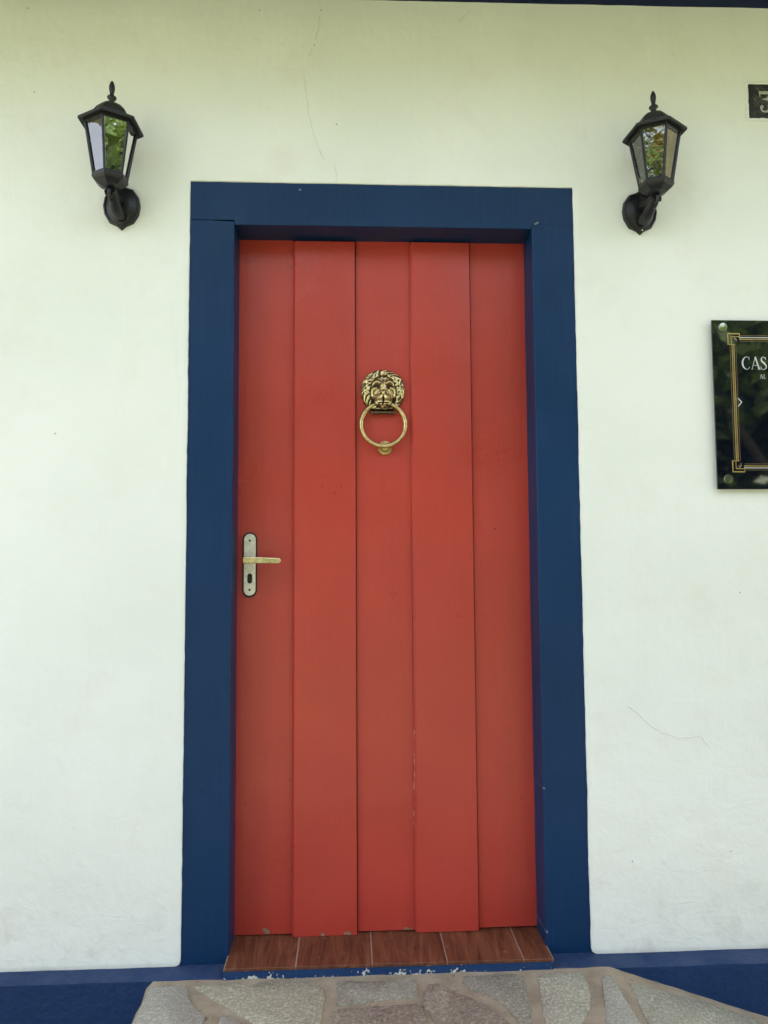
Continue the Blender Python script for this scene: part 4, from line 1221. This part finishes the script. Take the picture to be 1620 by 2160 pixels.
# ================================================================== GARDEN behind the camera (invented, added for green bounce light and reflections)
def leafcloud(mb, c, rad, n, size, rnd, mi=0):
    for _ in range(n):
        while True:
            p = Vector((rnd.uniform(-1, 1), rnd.uniform(-1, 1), rnd.uniform(-1, 1)))
            if 0.25 < p.length < 1: break
        p = Vector((c[0] + p.x * rad[0], c[1] + p.y * rad[1], c[2] + p.z * rad[2]))
        d = Vector((rnd.gauss(0, 1), rnd.gauss(0, 1), rnd.gauss(0, .6))).normalized()
        s = d.cross(Vector((rnd.gauss(0, 1), rnd.gauss(0, 1), rnd.gauss(0, 1)))).normalized()
        L = size * rnd.uniform(.7, 1.3); w = L * .28
        mb.add([p, p + d * L * .5 + s * w, p + d * L, p + d * L * .5 - s * w], [(0, 1, 2, 3)], mi)
def shrub(loc, rad, n, size, mat, name, label, cat, group, seed):  # shrubs added out of view, for coloured foliage in the reflections
    rnd = random.Random(seed)
    root = empty(name, loc); tag(root, label, cat, group)
    mb = MB()
    for k in range(7):
        a = 2 * PI * k / 7
        leafcloud(mb, (rad * .5 * math.cos(a) * rnd.uniform(.4, 1.2), rad * .5 * math.sin(a), rad * (0.7 + .5 * rnd.random())), (rad * .55, rad * .5, rad * .6), n // 7, size, rnd)
    mb.build('foliage', M[mat], root)
    mb = MB()
    for k in range(5):
        a = 2 * PI * k / 5
        mb.tube([(0, 0, 0), (rad * .2 * math.cos(a), rad * .2 * math.sin(a), rad * .5), (rad * .5 * math.cos(a), rad * .5 * math.sin(a), rad * 1.1)], [.03, .02, .008], 6)
    mb.build('stems', M['bark'], root)
def palm(loc, h, seed, label):  # palms added out of view, for green bounce and reflections
    rnd = random.Random(seed)
    root = empty('added_palm_tree', loc); tag(root, label, 'palm tree', 'added palms out of view, facing the door')
    mb = MB(); mb.tube([(0.15 * math.sin(k * .3), 0, h * k / 8) for k in range(9)], [0.13 - .006 * k for k in range(9)], 12)
    mb.build('trunk', M['bark'], root, smooth=True)
    mb = MB()
    for f in range(17):
        a = 2 * PI * f / 17 + rnd.uniform(-.2, .2); el = rnd.uniform(.1, 1.1); L = rnd.uniform(1.5, 2.1)
        spine = []
        p = Vector((0.1, 0, h)); v = Vector((math.cos(a) * math.cos(el), math.sin(a) * math.cos(el), math.sin(el)))
        for k in range(13):
            spine.append(p.copy()); p = p + v * (L / 12); v = (v + Vector((0, 0, -0.13))).normalized()
        mb.tube(spine, [0.018 - .0012 * k for k in range(13)], 5)
        for k in range(1, 13):
            for half in (0, 0.5):
                q = spine[k - 1].lerp(spine[k], half + .25)
                tdir = (spine[k] - spine[k - 1]).normalized()
                sd = tdir.cross(Vector((0, 0, 1))).normalized()
                l_ = 0.52 * math.sin(PI * (k + half) / 14) + .08
                for s in (-1, 1):
                    d = (sd * s + tdir * .55 + Vector((0, 0, -.25))).normalized()
                    w = tdir * .018
                    mb.add([q - w, q + w, q + d * l_ * .6 + w * .8 + Vector((0, 0, -.02)), q + d * l_ + Vector((0, 0, -.12))], [(0, 1, 2, 3)])
    mb.build('crown', M['palm'], root)
palm((-1.4, -6.6, GZ), 2.3, 1, 'added shorter palm tree, out of view, facing the left lantern')
palm((0.9, -8.2, GZ), 3.6, 2, 'added tallest palm tree, out of view, straight across from the door')
palm((3.1, -6.9, GZ), 2.6, 3, 'added leaning palm tree, out of view, facing the right lantern')
for k, (x, y, r, mt, nm, lb) in enumerate([(-2.3, -5.2, .55, 'croton', 'added_croton_shrub', 'added yellow and orange leaved shrub at the left of the unseen garden'), (0.2, -5.4, .5, 'leaf', 'shrub', 'added low dark green shrub in front of the tallest palm'),
        (2.0, -5.0, .5, 'croton', 'added_croton_shrub', 'added yellow leaved shrub in front of the leaning palm'), (4.2, -5.6, .8, 'leaf', 'shrub', 'added large green shrub at the right end of the unseen garden')]):
    shrub((x, y, GZ), r, 1600, .13, mt, nm, lb, 'shrub', 'added shrubs out of view', 30 + k)
def tree(loc, h, r, n, mats, label, seed):  # added out of view, to hide sky and mirror foliage in the glass
    rnd = random.Random(seed)
    root = empty('tree', loc); tag(root, label, 'tree', 'added broad trees out of view')
    mb = MB(); mb.tube([(0, 0, 0), (.05, 0, h * .25), (0, .05, h * .5), (0, 0, h * .8)], [.2, .16, .12, .05], 10)
    for k in range(7):
        a = 2 * PI * k / 7; mb.tube([(0, 0, h * .35), (r * .4 * math.cos(a), r * .4 * math.sin(a), h * .55), (r * .8 * math.cos(a), r * .8 * math.sin(a), h * .75)], [.09, .06, .02], 7)
    mb.build('trunk', M['bark'], root, smooth=True)
    mb = MB()
    for k in range(26):
        a = rnd.uniform(0, 2 * PI); q = rnd.uniform(.1, .95) * r; z = rnd.uniform(.22, .95) * h
        leafcloud(mb, (q * math.cos(a), q * math.sin(a), z), (r * .36, r * .36, h * .15), n // 26, .24, rnd, 1 if rnd.random() < .16 else 0)
    mb.build('crown', [M[m_] for m_ in mats], root)
tree((6.4, -7.6, GZ), 5.6, 2.9, 11000, ('palm', 'croton'), 'added broad leafy tree at the right end of the unseen garden', 5)
tree((1.2, -10.4, GZ), 7.0, 3.0, 13000, ('palm', 'leaf'), 'added dark leafy tree, out of view, behind the tallest palm', 8)
tree((-2.9, -8.0, GZ), 5.0, 2.0, 8000, ('palm', 'croton'), 'added smaller leafy tree at the left end of the unseen garden', 6)
mb = MB(); mb.box(-9, 9, -9.45, -9.25, GZ - .05, 0.85); mb.box(-9, 9, -9.49, -9.21, 0.851, 0.90)
gw = mb.build('added_garden_wall', PLM[0]); tag(gw, 'added low white garden wall, out of view, at the back of the garden', 'garden wall')  # white wall added out of view, for the pale sheen on the door
rnd = random.Random(99)
mb = MB()
for k in range(26):
    leafcloud(mb, (-5.0 + k * .5, -10.6 + rnd.uniform(-.4, .4), GZ + .9 + rnd.uniform(0, .9)), (.6, .5, .95), 420, .2, rnd)
hdg = mb.build('added_hedge', M['leaf']); tag(hdg, kind='stuff')  # added out of view, for green bounce light and reflections
